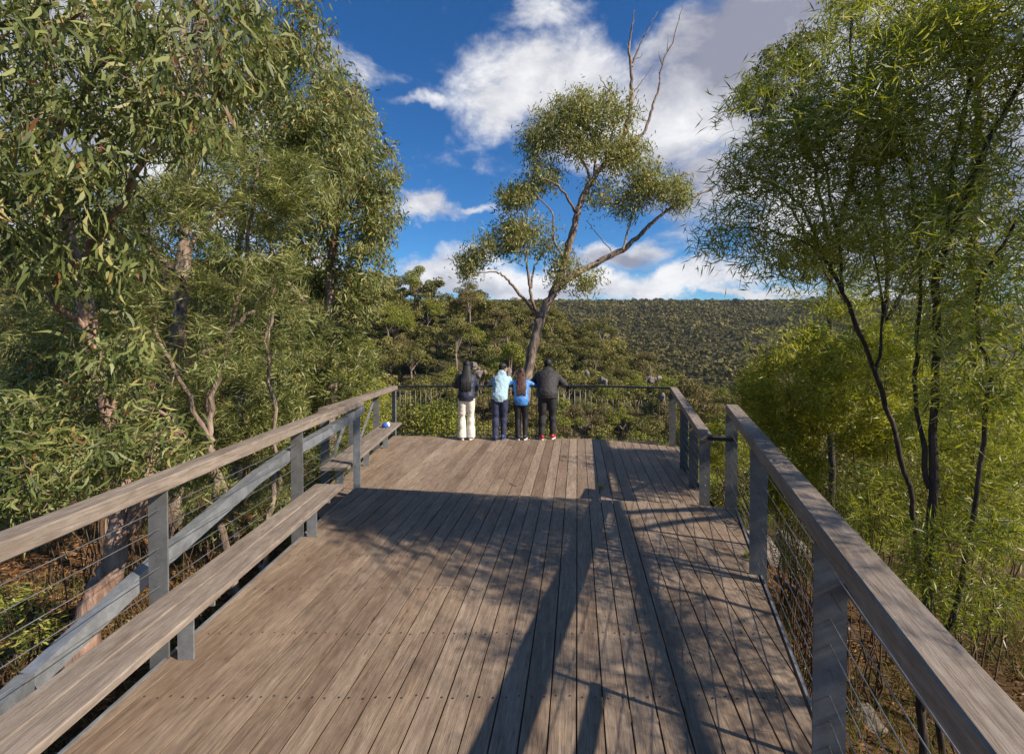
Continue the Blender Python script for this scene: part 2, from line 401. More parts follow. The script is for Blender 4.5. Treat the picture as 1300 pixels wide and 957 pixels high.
for D_, zz in [(y + (0 if y < 5.2 else 0), (STEP if y < 5.2 else 0)) for y in np.arange(.9, 9.6, .55)]:
    if 5.2 < D_ < 5.9: continue
    x0 = lx(D_) + .06 if D_ < 5.2 else -2.3; x1 = rx(D_) - .1 if D_ < 5.2 else 2.3 + (D_ - 5.7) * .2
    pt = .145 if D_ < 5.2 else .158
    for k in range(-22, 32):
        for fr in (.24, .76):
            c = (k + fr) * pt; x = (c - D_ * bnor[1]) / bnor[0] + random.uniform(-.006, .006); y = D_ + random.uniform(-.012, .012)
            if x0 < x < x1:
                n_ = 6; sc.add([(x + .0065 * math.cos(i * 1.047), y + .0065 * math.sin(i * 1.047), zz + .0035) for i in range(n_)], [tuple(range(n_))])
tag(sc.build('screws', steel('screw_head', (.05, .045, .04), .5, .5), plat), kind='stuff')
# steel edge channels
def edge(pts, z, off):
    m_ = MB()
    for a, b in zip(pts[:-1], pts[1:]):
        m_.bar((a[0], a[1], z), (b[0], b[1], z), .02, .16)
    return m_.build('steel_edge', M['steel'], plat)
edge([(lx(-2.2) - .012, -2.2), (lx(6.1) - .012, step_at(LX) - .05)], STEP - .075, 0)
edge([(rx(-2.2) + .03, -2.2), (rx(5.35) + .03, 5.35)], STEP - .075, 0)
edge([(-2.645, 5.65), (lowLf[0] - .02, lowLf[1] + .02), (kink[0], kink[1] + .02), (lowRf[0] + .02, lowRf[1] + .02), (lowR[0] + .03, lowR[1])], -.075 - .02, 0)

def holes_post(name, x, y, z0, z1, parent, w=0.12, t=0.012, yaw=0.0, flange=True, zt=None):
    "flat steel post: plate facing along the rail with a small lip on its inner edge and a base plate"
    m_ = MB(); dx, dy = math.cos(yaw), math.sin(yaw)
    m_.bar((x, y, z0), (x, y, z1), w, t, up=(-dy, dx, 0))
    return m_.build(name, M['post'], parent)

RW, RH = 0.14, 0.09
# ---- left near railing
ZL = 1.335
rl = empty('left_railing', (LX, 4, STEP)); rl.name = 'timber_railing'
tag(rl, 'long weathered timber handrail on steel posts behind the near bench on the left', 'railing')
xl = LX - 0.05
MB().bar((lx(-2.2) - .05, -2.2, ZL - RH / 2), (lx(6.28) - .04, 6.28, ZL - RH / 2), RW, RH, bev=.008).build('handrail', M['rail'], rl)
for y in (-.65, 1.1, 2.86, 4.6):
    holes_post('post', lx(y) - .05, y, -.15, ZL - RH - .001, rl)
m_ = MB(); m_.bar((LX + .0, 6.2, -.1), (LX + .0, 6.2, ZL - RH - .001), .012, .09, up=(0, 1, 0)); m_.bar((LX + .045, 6.16, -.1), (LX + .045, 6.16, ZL - RH - .001), .09, .012, up=(0, 1, 0)); m_.build('post', M['steel'], rl)
for k in range(8):
    z = STEP + .10 + k * .122
    MB().tube([(lx(-2.2) - .04, -2.2, z), (lx(6.2) - .04, 6.2, z)], .0028, 5).build('cable', M['cable'], rl)
# raking steel brace on the outside of the posts
br = [U(-20, 930, 2.0), U(42, 868, 2.35), U(204, 716, 3.05), U(329, 607, 4.05), U(380, 571, 4.8), U(439, 536, 5.75), U(462, 519, 6.3)]
m_ = MB()
for a, b in zip(br[:-1], br[1:]):
    b2 = b + (b - a) * .01
    m_.bar(a, b2, .012, .10); m_.bar(a + np.array([-.035, 0, .052]), b2 + np.array([-.035, 0, .052]), .082, .01)
m_.build('brace', M['steel'], rl)

# ---- return between the two left railings + left far railing
fl = empty('timber_railing', (-2.6, 8, 0)); tag(fl, 'short timber-topped railing behind the far bench at the left front corner', 'railing')
zc = 1.115
cL = U(501, 489.5, 10.0); e0 = np.array([-2.6, 6.25, 1.21])
MB().bar(e0 - (0, 0, .045), (cL[0], cL[1], cL[2] - .045), RW, RH, bev=.008).build('handrail', M['rail'], fl)
for (x, y) in ((-2.62, 6.35), (-2.66, 7.55), (-2.65, 8.85)):
    holes_post('post', x, y, -.2, np.interp(y, [6.25, 10], [1.21, cL[2]]) - RH - .001, fl)
m_ = MB(); m_.bar((cL[0] - .02, cL[1], -.15), (cL[0] - .02, cL[1], cL[2] - RH - .001), .09, .012, up=(0, 1, 0)); m_.bar((cL[0] + .03, cL[1] - .03, -.15), (cL[0] + .03, cL[1] - .03, cL[2] - RH - .001), .012, .06, up=(0, 1, 0)); m_.build('post', M['steel'], fl)
for k in range(8):
    z = .08 + k * .125
    MB().tube([(LX - .02, 6.2, z + .03), (-2.62, 6.35, z), (cL[0] - .02, cL[1], z)], .0028, 5).build('cable', M['cable'], fl)
MB().bar((-2.70, 6.5, .1), (-2.70, 7.6, 1.0), .012, .07).build('brace', M['steel'], fl)
MB().bar((-2.70, 8.9, .95), (-2.70, 7.7, .1), .012, .07).build('brace', M['steel'], fl)

# ---- front balustrade
cR = U(853, 491.5, 9.1)
fr = empty('steel_balustrade', (0, 9.9, 0)); tag(fr, 'thin black-topped steel balustrade of upright bars across the front of the platform', 'railing')
kT = np.array([kink[0] + .01, kink[1] + .03, (cL[2] + cR[2]) / 2]);
P0 = np.array([cL[0], cL[1] + .02, cL[2]]); P2 = np.array([cR[0], cR[1] + .02, cR[2]])
kT = np.array([kink[0], kink[1] + .03, P0[2] + (P2[2] - P0[2]) * .7])
MB().bar(P0 - (0, 0, .02), kT - (0, 0, .02), .07, .035, bev=.004).bar(kT - (0, 0, .02), P2 - (0, 0, .02), .07, .035, bev=.004).build('top_rail', M['blackrail'], fr)
MB().bar(P0 * (1, 1, 0) + (0, 0, .05), kT * (1, 1, 0) + (0, 0, .05), .03, .01).bar(kT * (1, 1, 0) + (0, 0, .05), P2 * (1, 1, 0) + (0, 0, .05), .03, .01).build('bottom_rail', M['blackrail'], fr)
L1 = np.linalg.norm(kT - P0); L2 = np.linalg.norm(P2 - kT); nb = int((L1 + L2) / .115)
for i in range(1, nb):
    s_ = i * (L1 + L2) / nb
    p = P0 + (kT - P0) * (s_ / L1) if s_ < L1 else kT + (P2 - kT) * ((s_ - L1) / L2)
    ppx = float(proj(p)[0]); thick = any(abs(ppx - q) < 3.2 for q in (557, 733, 826))
    r = .006
    m_ = MB()
    if thick: m_.bar((p[0], p[1], -.15), (p[0], p[1], p[2] - .038), .03, .012, up=(0, 1, 0))
    else: m_.tube([(p[0], p[1], .05), (p[0], p[1], p[2] - .036)], r, 5)
    m_.build('post' if thick else 'baluster', M['blackrail'] if thick else M['bar'], fr)

# ---- right far railing (lower deck)
rf = empty('timber_railing', (2.9, 7.5, 0)); tag(rf, 'timber-topped cable railing along the right side of the lower deck', 'railing')
n0 = U(897, 551, 5.66)
MB().bar(n0 - (0, 0, .045), (cR[0] + .03, cR[1], cR[2] - .04), .14, .09, bev=.008).build('handrail', M['rail'], rf)
ff = lambda t: n0 + (cR - n0) * t
for t in (.03, .27, .53, .97):
    p = ff(t); holes_post('post', p[0], p[1], -.2, p[2] - RH - .001, rf, w=.125, yaw=-.28)
for k in range(8):
    z = .08 + k * .118
    MB().tube([(n0[0], n0[1], z), (cR[0], cR[1], z + .01 * k)], .0028, 5).build('cable', M['cable'], rf)
MB().bar(ff(.5) * (1, 1, 0) + (.08, 0, .1), ff(.05) * (1, 1, 0) + (.08, 0, .8), .012, .07).build('brace', M['steel'], rf)
# ---- right near railing
rr_ = empty('timber_railing', (1.8, 3, STEP)); tag(rr_, 'long timber handrail on wide dark posts running past the camera on the right', 'railing')
e1 = U(929, 513, 5.74)
ra = np.array([rx(-2.2) - .02, -2.2, ZL - RH / 2]); rb = np.array([e1[0], e1[1], ZL - RH / 2])
MB().bar(ra, rb, .145, .10, bev=.008).build('handrail', M['rail'], rr_)
for D_ in (-1.4, .35, 2.14, 3.86, 5.55):
    holes_post('post', rx(D_) + .0, D_, -.25, ZL - RH - .006, rr_, w=.135, yaw=-.34)
for k in range(8):
    z = STEP + .10 + k * .122
    MB().tube([(rx(-2.2), -2.2, z), (rx(5.55), 5.55, z)], .0028, 5).build('cable', M['cable'], rr_)
m_ = MB(); q0 = U(1290, 1040, 1.2); q1 = U(1166, 871, 1.52); q2 = U(1077, 747, 2.12); q3 = U(985, 618, 3.9)
for a, b in ((q0, q1), (q1, q2)):
    m_.bar(a, b + (b - a) * .01, .012, .06); m_.bar(a + np.array([.02, 0, .032]), b + (b - a) * .01 + np.array([.02, 0, .032]), .05, .01)
m_.build('brace', M['steel'], rr_)
# short black bar joining the two right handrails
m_ = MB(); m_.bar((n0[0] + .02, n0[1], n0[2] - .05), (rx(5.55), 5.5, n0[2] - .03), .05, .045); m_.build('link_bar', M['blackrail'], rf)

# ---- benches
def bench(pa, pb, w, z, legs, deckz, label):
    b_ = empty('bench', (pa[0], pa[1], deckz)); tag(b_, label, 'bench', 'timber slab benches along the left side')
    d = np.array(pb) - np.array(pa); L = np.linalg.norm(d); d /= L; nrm = np.array([d[1], -d[0]])
    th = .045
    m_ = MB()
    for s in (-1, 1):
        o = nrm * s * (w / 4 + .003)
        m_.bar((pa[0] + o[0], pa[1] + o[1], z - th / 2), (pb[0] + o[0], pb[1] + o[1], z - th / 2), w / 2 - .002, th, bev=.006)
    m_.build('seat', M['rail'], b_)
    for t in legs:
        p = np.array(pa) + d * t
        m2 = MB()
        m2.bar((p[0] - nrm[0] * w * .45, p[1] - nrm[1] * w * .45, z - th - .025), (p[0] + nrm[0] * w * .42, p[1] + nrm[1] * w * .42, z - th - .025), .012, .048)
        m2.bar((p[0] - nrm[0] * w * .18, p[1], deckz + .002), (p[0] - nrm[0] * w * .18, p[1], z - th - .049), .10, .012, up=(0, 1, 0))
        m2.build('leg', M['steel'], b_)
    return b_
zb = STEP + .44
bl = G(42, 867, zb); brr = G(142, 867, zb); bl2 = G(408, 618, zb); br2 = G(431, 622, zb)
wB = .31
bench((-2.085, -2.0), (-1.975, 4.9), wB, zb, (.5, 2.9, 4.85, 6.6), STEP, 'long near timber bench running beside the upper deck')
bench((-2.38, 6.05), (-2.41, 9.15), .36, .45, (.4, 1.6, 2.8), 0.0, 'short far timber bench at the left front corner with a small blue bag on it')

# ------------------------------------------------------------------ vegetation helpers
def unit(v): return v / (np.linalg.norm(v, axis=-1, keepdims=True) + 1e-9)
def leaves(base, d, L, W, tone, curve=0.25, narrow=False, flat=None):
    """sickle leaves: base (n,3), direction d, length L, width W -> V, faces, tone"""
    n = len(base)
    rv = unit(rng.normal(size=(n, 3))); s = unit(np.cross(d, rv)); nn = np.cross(s, d)
    L = np.broadcast_to(L, n)[:, None]; W = np.broadcast_to(W, n)[:, None]
    cv = (rng.uniform(-1, 1, n) * curve)[:, None]
    if narrow:
        ts = [0, .45, 1]
        mid = base + d * L * .45 + nn * cv * L * .5
        tip = base + d * L + nn * 0 + s * cv * L * .3
        V = np.stack([base, mid + s * W / 2, tip, mid - s * W / 2], 1).reshape(-1, 3)
        i = np.arange(n)[:, None] * 4
        return V, [i + np.array([0, 1, 2, 3])], np.repeat(tone, 4)
    p1 = base + d * L * .28 + s * cv * L * .35; p2 = base + d * L * .64 + s * cv * L * .42; p3 = base + d * L - nn * cv * L * .3
    fold = nn * W * .12
    V = np.stack([base, p1 + s * W * .5 + fold, p1 - s * W * .5 + fold, p2 + s * W * .38 + fold, p2 - s * W * .38 + fold, p3], 1).reshape(-1, 3)
    i = np.arange(n)[:, None] * 6
    return V, [np.concatenate([i + np.array([0, 1, 2]), i + np.array([3, 5, 4])]), i + np.array([1, 3, 4, 2])], np.repeat(tone, 6)

def merge(parts):
    Vs = []; by = {}; T = []; b = 0
    for V, Fl, t in parts:
        Vs.append(V); T.append(t)
        for f in Fl: by.setdefault(f.shape[1], []).append(f + b)
        b += len(V)
    return np.concatenate(Vs), [np.concatenate(v) for v in by.values()], np.concatenate(T)

def sun_accept(P, strength=1.0):
    "chance that a leaf stands here: keeps the gaps in the crowns through which the sun reaches the deck as photographed"
    P = np.asarray(P); a = np.ones(len(P))
    t0 = P[:, 2] / SUN[2]; h0 = P - SUN * t0[:, None]
    t1 = (P[:, 2] - STEP) / SUN[2]; h1 = P - SUN * t1[:, None]
    stp = sA[1] + (h1[:, 0] - sA[0]) * sdir[1] / sdir[0]
    on1 = (h1[:, 1] < stp) & (h1[:, 0] > LX - .6) & (h1[:, 1] > -1)
    x0, y0 = proj(h0); x1, y1 = proj(h1)
    on0 = (~on1) & (h0[:, 1] > 4.5) & (h0[:, 1] < 13.5) & (h0[:, 0] > -3.2) & (h0[:, 0] < 3.6)
    a = np.where(on0, np.where(x0 < 705, .004, np.where(x0 < 760, .25, .8)), a)
    # near deck
    left = np.where(y1 > 745, np.clip((x1 - 500) / 140, 0.0, .75), np.where(x1 < 395, .03, np.where(y1 < 672, 1.0, .6)))
    left = np.where(x1 > 790, .9, left)
    left = np.where((y1 > 705) & (x1 < 560), left * .4, left)
    left = np.where((x1 > 690) & (x1 < 790) & (y1 > 770), .22, left)
    a = np.where(on1, left, a)
    a = np.where(on1 & (h1[:, 1] < 1.6) , a * .4, a)
    tt_ = (12.9 - P[:, 1]) / .348 * np.linalg.norm([.728, -.348, .588]); ht = P - SUN * tt_[:, None]; xt, yt = proj(ht)
    a = np.where((P[:, 1] < 12) & (xt > 575) & (xt < 885) & (yt > 90) & (yt < 560), np.minimum(a, .12), a)
    return np.where(P[:, 2] < .3, 1.0, a)

# windows through the near foliage where the photograph shows the trunks behind
GAPS = [(198, 246, 285, 490, .88), (226, 268, 15, 120, .8), (332, 352, 400, 500, .8), (95, 175, 640, 900, .8)]
class Tree:
    def __init__(s, name, base, label, cat='tree', group=None):
        s.root = empty(name, base); tag(s.root, label, cat, group)
        s.W = []; s.Lf = []; s.nodes = []
    def limb(s, pts, r0, r1, k=8, jit=.02, sub=6, px=True, r_pow=1.0, node=True, base=True):
        P = np.array([U(*p) if px else p for p in pts], float)
        if not s.W and base:
            gz = float(ground(P[0][0], P[0][1])) - .3
            if P[0][2] > gz: P = np.concatenate([[[P[0][0], P[0][1], gz]], P])
        # smooth subdivision (catmull-rom)
        Q = []; n = len(P)
        for i in range(n - 1):
            p0 = P[max(i - 1, 0)]; p1 = P[i]; p2 = P[i + 1]; p3 = P[min(i + 2, n - 1)]
            for j in range(sub):
                t = j / sub
                Q.append(.5 * ((2 * p1) + (-p0 + p2) * t + (2 * p0 - 5 * p1 + 4 * p2 - p3) * t * t + (-p0 + 3 * p1 - 3 * p2 + p3) * t ** 3))
        Q.append(P[-1]); Q = np.array(Q)
        Q[1:-1] += rng.normal(size=Q[1:-1].shape) * jit
        rr = r0 + (r1 - r0) * np.linspace(0, 1, len(Q)) ** r_pow
        rr = rr * (1 + rng.normal(size=len(rr)) * .05)
        V, Fq = tube_np(Q, rr, k)
        V = V + rng.normal(size=V.shape) * (r1 * .10)
        s.W.append((V, [Fq], np.zeros(len(V))))
        if node: s.nodes += [(q, r) for q, r in zip(Q, rr)]
        return Q
    def twig(s, a, b, r0, r1, sag=0.0, n=5, k=3):
        t = np.linspace(0, 1, n)[:, None]; L = np.linalg.norm(b - a)
        P = a + (b - a) * t; P[:, 2] += (sag * L * np.sin(np.pi * t[:, 0]))
        P[1:-1] += rng.normal(size=P[1:-1].shape) * L * .05
        V, Fq = tube_np(P, list(np.linspace(r0, r1, n)), k)
        s.W.append((V, [Fq], np.zeros(len(V))))
        return P
    def crown(s, blobs, per, L, W, droop=.8, spread=.18, narrow=False, tone=(.45, .25), curve=.3, twigs=True, accept=False, shell=.35, tr=.0035, maxtw=1.6, upd=None, dens=1.35):
        """blobs: (px,py,D,rx_px,ry_px,rD_m,n clusters)"""
        C = []
        for (px, py, D, ax, ay, aD, n) in blobs:
            n = int(n * dens); m_ = n * 3 if accept else n
            u = unit(rng.normal(size=(m_, 3))) * (shell + (1 - shell) * rng.random((m_, 1)) ** .5)
            Q = np.array([U(px + q[0] * ax, py + q[1] * ay, max(.9, D + q[2] * aD)) for q in u])
            if accept: Q = Q[rng.random(m_) < sun_accept(Q)][:n]
            C += list(Q)
        C = np.array(C)
        g = ground(C[:, 0], C[:, 1]); C = C[C[:, 2] > g + .05]
        if not len(C): return
        NP = np.array([q for q, r in s.nodes]); NR = np.array([r for q, r in s.nodes])
        order = np.argsort([np.min(np.linalg.norm(NP - c, axis=1)) for c in C])
        extra = [NP]; exr = [NR]
        allP = NP; allR = NR
        allP = np.concatenate([NP, np.zeros((len(C) * 2, 3))]); allR = np.concatenate([NR, np.zeros(len(C) * 2)]); m = len(NP)
        B = []; Dv = []; T = []
        for ci in order:
            c = C[ci]
            # join to a node preferably lower / nearer
            dd = np.linalg.norm(allP[:m] - c, axis=1) + .5 * np.maximum(0, allP[:m, 2] - c[2])
            j = int(np.argmin(dd)); a = allP[j]
            if twigs:
                dist = np.linalg.norm(c - a)
                r0 = min(allR[j] * .7, .003 + dist * .009) if allR[j] > 0 else .003
                P = s.twig(a, c, max(r0, tr * .9), tr * .5, .06)
                allP[m] = P[2]; allR[m] = r0 * .8; allP[m + 1] = c; allR[m + 1] = tr * .7; m += 2
                ax = unit(c - P[-2])
            else: ax = unit(rng.normal(size=3))
            n = max(2, int(rng.normal(per, per * .25)))
            t = rng.random((n, 1)) ** .7
            back = c - ax * spread * 1.6 * (1 - t)
            B.append(back + rng.normal(size=(n, 3)) * spread * .35)
            out = unit(rng.normal(size=(n, 3)))
            dirs = unit(out * .75 + ax * .5 + np.array([0, 0, -droop])) if not narrow else unit(out * .6 + ax * .8 + np.array([0, 0, -droop]))
            Dv.append(dirs); tb = rng.normal(tone[0], tone[1] * .6)
            tt = np.clip(tb + rng.normal(size=n) * tone[1] * .8, .06, .92); dd_ = rng.random(n); tt[dd_ < .025] = 1.0; tt[dd_ > .985] = .955; T.append(tt)
        B = np.concatenate(B); Dv = np.concatenate(Dv); T = np.concatenate(T)
        if accept:
            k = rng.random(len(B)) < np.maximum(sun_accept(B) * 1.5, .0); B = B[k]; Dv = Dv[k]; T = T[k]
        gx_, gy_ = proj(B)
        for (x0, x1, y0, y1, pr) in GAPS:
            k = ~((B[:, 1] < 6.35) & (gx_ > x0) & (gx_ < x1) & (gy_ > y0) & (gy_ < y1) & (rng.random(len(B)) < pr)); B = B[k]; Dv = Dv[k]; T = T[k]; gx_ = gx_[k]; gy_ = gy_[k]
        n = len(B)
        s.Lf.append(leaves(B, Dv, L * rng.uniform(.6, 1.25, n), W * rng.uniform(.7, 1.2, n), T, curve, narrow))
    def finish(s, bark, leafm, wood='trunk', leaf='crown'):
        if s.W:
            V, Fl, t = merge(s.W); me = np_mesh(wood, V, Fl, smooth=True); link(wood, me, s.root, bark)
        if s.Lf:
            V, Fl, t = merge(s.Lf); me = np_mesh(leaf, V, Fl, t); link(leaf, me, s.root, leafm)
        return s.root

DBG_LEAF = 1.0
# ---------- centre gum tree (photo crop coordinates: x = 540 + cx/1.995, y = cy/1.995)
Zc = lambda cx, cy, D: (540 + cx / 1.995, cy / 1.995, D)
Dc = 13.0
b0 = U(664, 560, Dc); b0[2] = float(ground(b0[0], b0[1])) - .2
t = Tree('gum_tree', (b0[0], b0[1], float(ground(b0[0], b0[1]))), 'single leaning gum with a forked trunk and bare dead top, just beyond the front balustrade')
t.limb([(660, 640, Dc), (662, 560, Dc), (666, 500, Dc), (675, 450, Dc), (684, 405, Dc)], .165, .135, 12, .02)
t.limb([(684, 408, Dc)] + [Zc(*p) for p in [(305, 775, Dc), (330, 730, Dc), (352, 670, Dc), (368, 610, Dc - .1), (383, 550, Dc - .1), (398, 498, Dc), (425, 455, Dc), (462, 405, Dc + .1), (500, 350, Dc + .1), (520, 270, Dc + .1), (524, 235, Dc + .1)]], .135, .045, 10, .015)
t.limb([Zc(*p) for p in [(325, 738, Dc), (370, 700, Dc), (430, 668, Dc + .2), (500, 632, Dc + .4), (530, 607, Dc + .5), (570, 570, Dc + .6), (610, 535, Dc + .7), (660, 510, Dc + .8), (725, 478, Dc + .9)]], .11, .022, 8, .015)
t.limb([Zc(*p) for p in [(520, 260, Dc), (523, 190, Dc), (516, 120, Dc), (525, 60, Dc), (530, 25, Dc)]], .055, .008, 6, .012)
t.limb([Zc(*p) for p in [(523, 170, Dc), (540, 120, Dc), (562, 80, Dc), (590, 28, Dc)]], .035, .006, 5, .012)
t.limb([Zc(*p) for p in [(518, 130, Dc), (510, 110, Dc)]], .02, .006, 5, .01)
t.limb([Zc(*p) for p in [(462, 410, Dc), (510, 370, Dc), (553, 335, Dc), (575, 275, Dc), (592, 215, Dc), (600, 160, Dc), (628, 100, Dc), (650, 15, Dc)]], .06, .008, 6, .012)
t.limb([Zc(*p) for p in [(600, 165, Dc), (590, 130, Dc)]], .02, .005, 5, .005)
t.limb([Zc(*p) for p in [(526, 235, Dc), (550, 205, Dc), (580, 160, Dc)]], .022, .005, 5, .01)
t.limb([Zc(*p) for p in [(525, 150, Dc), (545, 145, Dc), (550, 135, Dc)]], .014, .004, 4, .004)
t.limb([Zc(*p) for p in [(612, 130, Dc), (615, 90, Dc)]], .014, .004, 4, .004)
t.limb([Zc(*p) for p in [(480, 240, Dc), (450, 210, Dc), (440, 190, Dc)]], .02, .005, 5, .01)
# left slim stems from the fork
t.limb([(683, 398, Dc)] + [Zc(*p) for p in [(270, 760, Dc - .2), (262, 710, Dc - .3), (255, 650, Dc - .4), (245, 600, Dc - .4)]], .055, .02, 6, .012)
t.limb([(681, 398, Dc)] + [Zc(*p) for p in [(240, 745, Dc - .2), (205, 705, Dc - .4), (180, 690, Dc - .6), (130, 690, Dc - .8)]], .05, .015, 6, .012)
t.limb([Zc(*p) for p in [(268, 730, Dc - .2), (275, 680, Dc), (300, 640, Dc), (330, 620, Dc)]], .035, .012, 5, .012)
t.limb([Zc(*p) for p in [(383, 545, Dc), (360, 500, Dc - .3), (330, 465, Dc - .5), (290, 450, Dc - .8)]], .045, .015, 6, .012)
t.limb([Zc(*p) for p in [(352, 660, Dc), (325, 600, Dc - .3), (320, 540, Dc - .5), (270, 480, Dc - .8)]], .04, .012, 6, .012)
t.limb([Zc(*p) for p in [(420, 460, Dc), (400, 410, Dc - .2), (360, 370, Dc - .5), (320, 330, Dc - .7)]], .045, .012, 6, .012)
t.limb([Zc(*p) for p in [(425, 455, Dc), (432, 390, Dc), (415, 330, Dc), (400, 270, Dc)]], .04, .012, 6, .012)
t.limb([Zc(*p) for p in [(450, 420, Dc), (470, 350, Dc), (490, 290, Dc)]], .035, .012, 6, .012)
t.limb([Zc(*p) for p in [(500, 632, Dc), (520, 560, Dc + .2), (530, 500, Dc + .2)]], .035, .012, 6, .012)
t.limb([Zc(*p) for p in [(420, 675, Dc), (470, 640, Dc), (440, 600, Dc), (410, 560, Dc)]], .022, .008, 5, .012)
def zb_(cx, cy, rx_, ry_, rd, n, D=Dc): return (540 + cx / 1.995, cy / 1.995, D, rx_ / 1.995, ry_ / 1.995, rd, n)
t.crown([zb_(390, 270, 90, 50, 1.0, 60), zb_(465, 280, 85, 50, 1.0, 55), zb_(320, 320, 80, 62, 1.0, 70), zb_(275, 370, 45, 50, .8, 30), zb_(380, 350, 80, 60, .9, 55), zb_(465, 370, 75, 60, .9, 50),
         zb_(520, 400, 60, 60, .8, 40), zb_(300, 440, 60, 40, .7, 30), zb_(240, 490, 55, 28, .7, 34), zb_(215, 510, 35, 30, .6, 20), zb_(460, 490, 60, 45, .7, 28), zb_(510, 520, 45, 35, .6, 18),
         zb_(580, 470, 70, 45, .8, 48), zb_(640, 480, 42, 45, .7, 42), zb_(560, 430, 50, 30, .7, 24)],
        25, .14, .031, droop=.65, spread=.34, tone=(.84, .24), tr=.005, accept=False, dens=1.75, shell=.15)
t.crown([zb_(205, 585, 50, 45, .7, 34), zb_(260, 580, 55, 40, .7, 36), zb_(150, 630, 45, 35, .7, 30), zb_(110, 660, 32, 28, .6, 22), zb_(220, 630, 50, 22, .6, 20), zb_(300, 620, 45, 30, .6, 16), zb_(350, 670, 40, 35, .6, 22), zb_(415, 715, 32, 28, .5, 20), zb_(345, 705, 35, 22, .5, 13), zb_(100, 690, 20, 22, .5, 9)],
        23, .14, .031, droop=.65, spread=.34, tone=(.86, .24), tr=.005, dens=1.75, shell=.15)
t.finish(M['bark'], M['gum'])

# ---------- left side trees
def at_ground(px, py, D, z=None):
    p = U(px, py, D); return np.array([p[0], p[1], float(ground(p[0], p[1]))])
# near gum with big leaves, thick pink base
p = at_ground(88, 850, 4.0)
t = Tree('gum_tree', p, 'nearest big-leaved gum at far left with a thick peeling pink trunk base', 'tree')
t.limb([(70, 960, 4.0), (95, 850, 4.0), (122, 770, 4.05), (150, 690, 4.1), (150, 600, 4.2), (125, 480, 4.2), (95, 330, 4.1), (60, 160, 3.9), (50, -60, 3.8)], .17, .03, 12, .015, r_pow=.6)
t.limb([(150, 690, 4.1), (185, 630, 4.1), (200, 560, 4.2)], .07, .04, 8, .01)
t.limb([(95, 340, 4.1), (150, 260, 3.8), (220, 150, 3.6), (280, 60, 3.5)], .035, .012, 6, .015)
t.limb([(60, 180, 3.9), (120, 100, 3.6), (150, 10, 3.4)], .03, .012, 6, .015)
t.limb([(70, 200, 3.9), (10, 130, 3.5), (-60, 60, 3.3)], .03, .012, 6, .015)
t.limb([(110, 420, 4.15), (40, 350, 3.7), (-30, 250, 3.3)], .03, .012, 6, .015)
t.limb([(148, 590, 4.2), (90, 560, 3.8), (30, 600, 3.4)], .025, .010, 6, .015)
t.limb([(148, 560, 4.2), (190, 520, 3.9), (240, 560, 3.7)], .025, .010, 6, .015)
t.crown([(60, 60, 3.2, 110, 90, .7, 95), (190, 60, 3.4, 110, 80, .7, 80), (60, 190, 3.2, 110, 80, .7, 85), (200, 160, 3.4, 100, 60, .6, 60), (20, 290, 3.1, 70, 60, .5, 34), (300, 70, 3.6, 60, 60, .5, 34), (-60, 160, 3.0, 70, 200, .6, 40), (110, -60, 3.3, 220, 60, .7, 50), (110, 330, 3.4, 90, 60, .4, 34), (130, 430, 3.5, 70, 60, .3, 26)],
        16, .15, .022, droop=.9, spread=.20, tone=(.5, .34), curve=.6, dens=1.05)
t.crown([(60, 590, 3.3, 110, 60, .45, 62), (180, 560, 3.6, 70, 50, .5, 44), (230, 600, 3.8, 40, 30, .4, 16), (20, 540, 3.3, 60, 50, .5, 30), (100, 500, 3.9, 130, 50, .5, 44), (20, 640, 3.1, 50, 30, .4, 18)],
        16, .13, .018, droop=.3, spread=.17, tone=(.5, .32), curve=.55)
t.finish(M['barkp'], M['gum'])
# tall gum with pale trunk
p = at_ground(225, 620, 6.4)
t = Tree('gum_tree', p, 'tall gum with the pale peeling trunk second from left, behind the near bench', 'tree')
t.limb([(222, 720, 6.4), (222, 600, 6.4), (213, 500, 6.4), (224, 430, 6.4), (232, 330, 6.4), (240, 220, 6.5), (245, 100, 6.5), (252, 20, 6.5), (262, -80, 6.5)], .135, .06, 10, .02)
t.limb([(236, 250, 6.4), (228, 150, 6.2), (228, 50, 6.1), (222, -60, 6.0)], .06, .03, 8, .02)
t.limb([(245, 60, 6.5), (270, 30, 6.5), (300, 0, 6.4), (330, -60, 6.3)], .045, .02, 6, .02)
t.limb([(240, 180, 6.5), (300, 120, 6.6), (350, 60, 6.8), (380, 10, 6.9)], .045, .015, 6, .02)
t.limb([(232, 320, 6.4), (290, 260, 6.6), (370, 200, 6.8), (430, 170, 7.0)], .05, .015, 6, .02)
t.limb([(215, 485, 6.4), (270, 440, 6.3), (320, 390, 6.4), (360, 330, 6.7)], .045, .02, 6, .02)
t.limb([(230, 350, 6.4), (170, 290, 6.2), (120, 240, 6.2)], .04, .015, 6, .02)
t.crown([(290, 60, 6.6, 110, 70, 1.0, 110), (360, 30, 6.8, 60, 50, .9, 60), (380, 110, 6.9, 70, 60, .9, 95), (250, 140, 6.4, 100, 50, .9, 60), (330, 150, 6.8, 80, 60, .9, 75), (420, 160, 7.0, 55, 55, .8, 70), (120, 150, 6.4, 120, 120, .9, 90), (390, 210, 7.0, 80, 60, .8, 90), (60, 260, 6.4, 100, 80, .9, 60), (300, -40, 6.5, 150, 50, 1.0, 50)],
        20, .14, .024, droop=.8, spread=.24, tone=(.6, .32), tr=.005, curve=.5, dens=1.25)
t.finish(M['bark'], M['gum'])
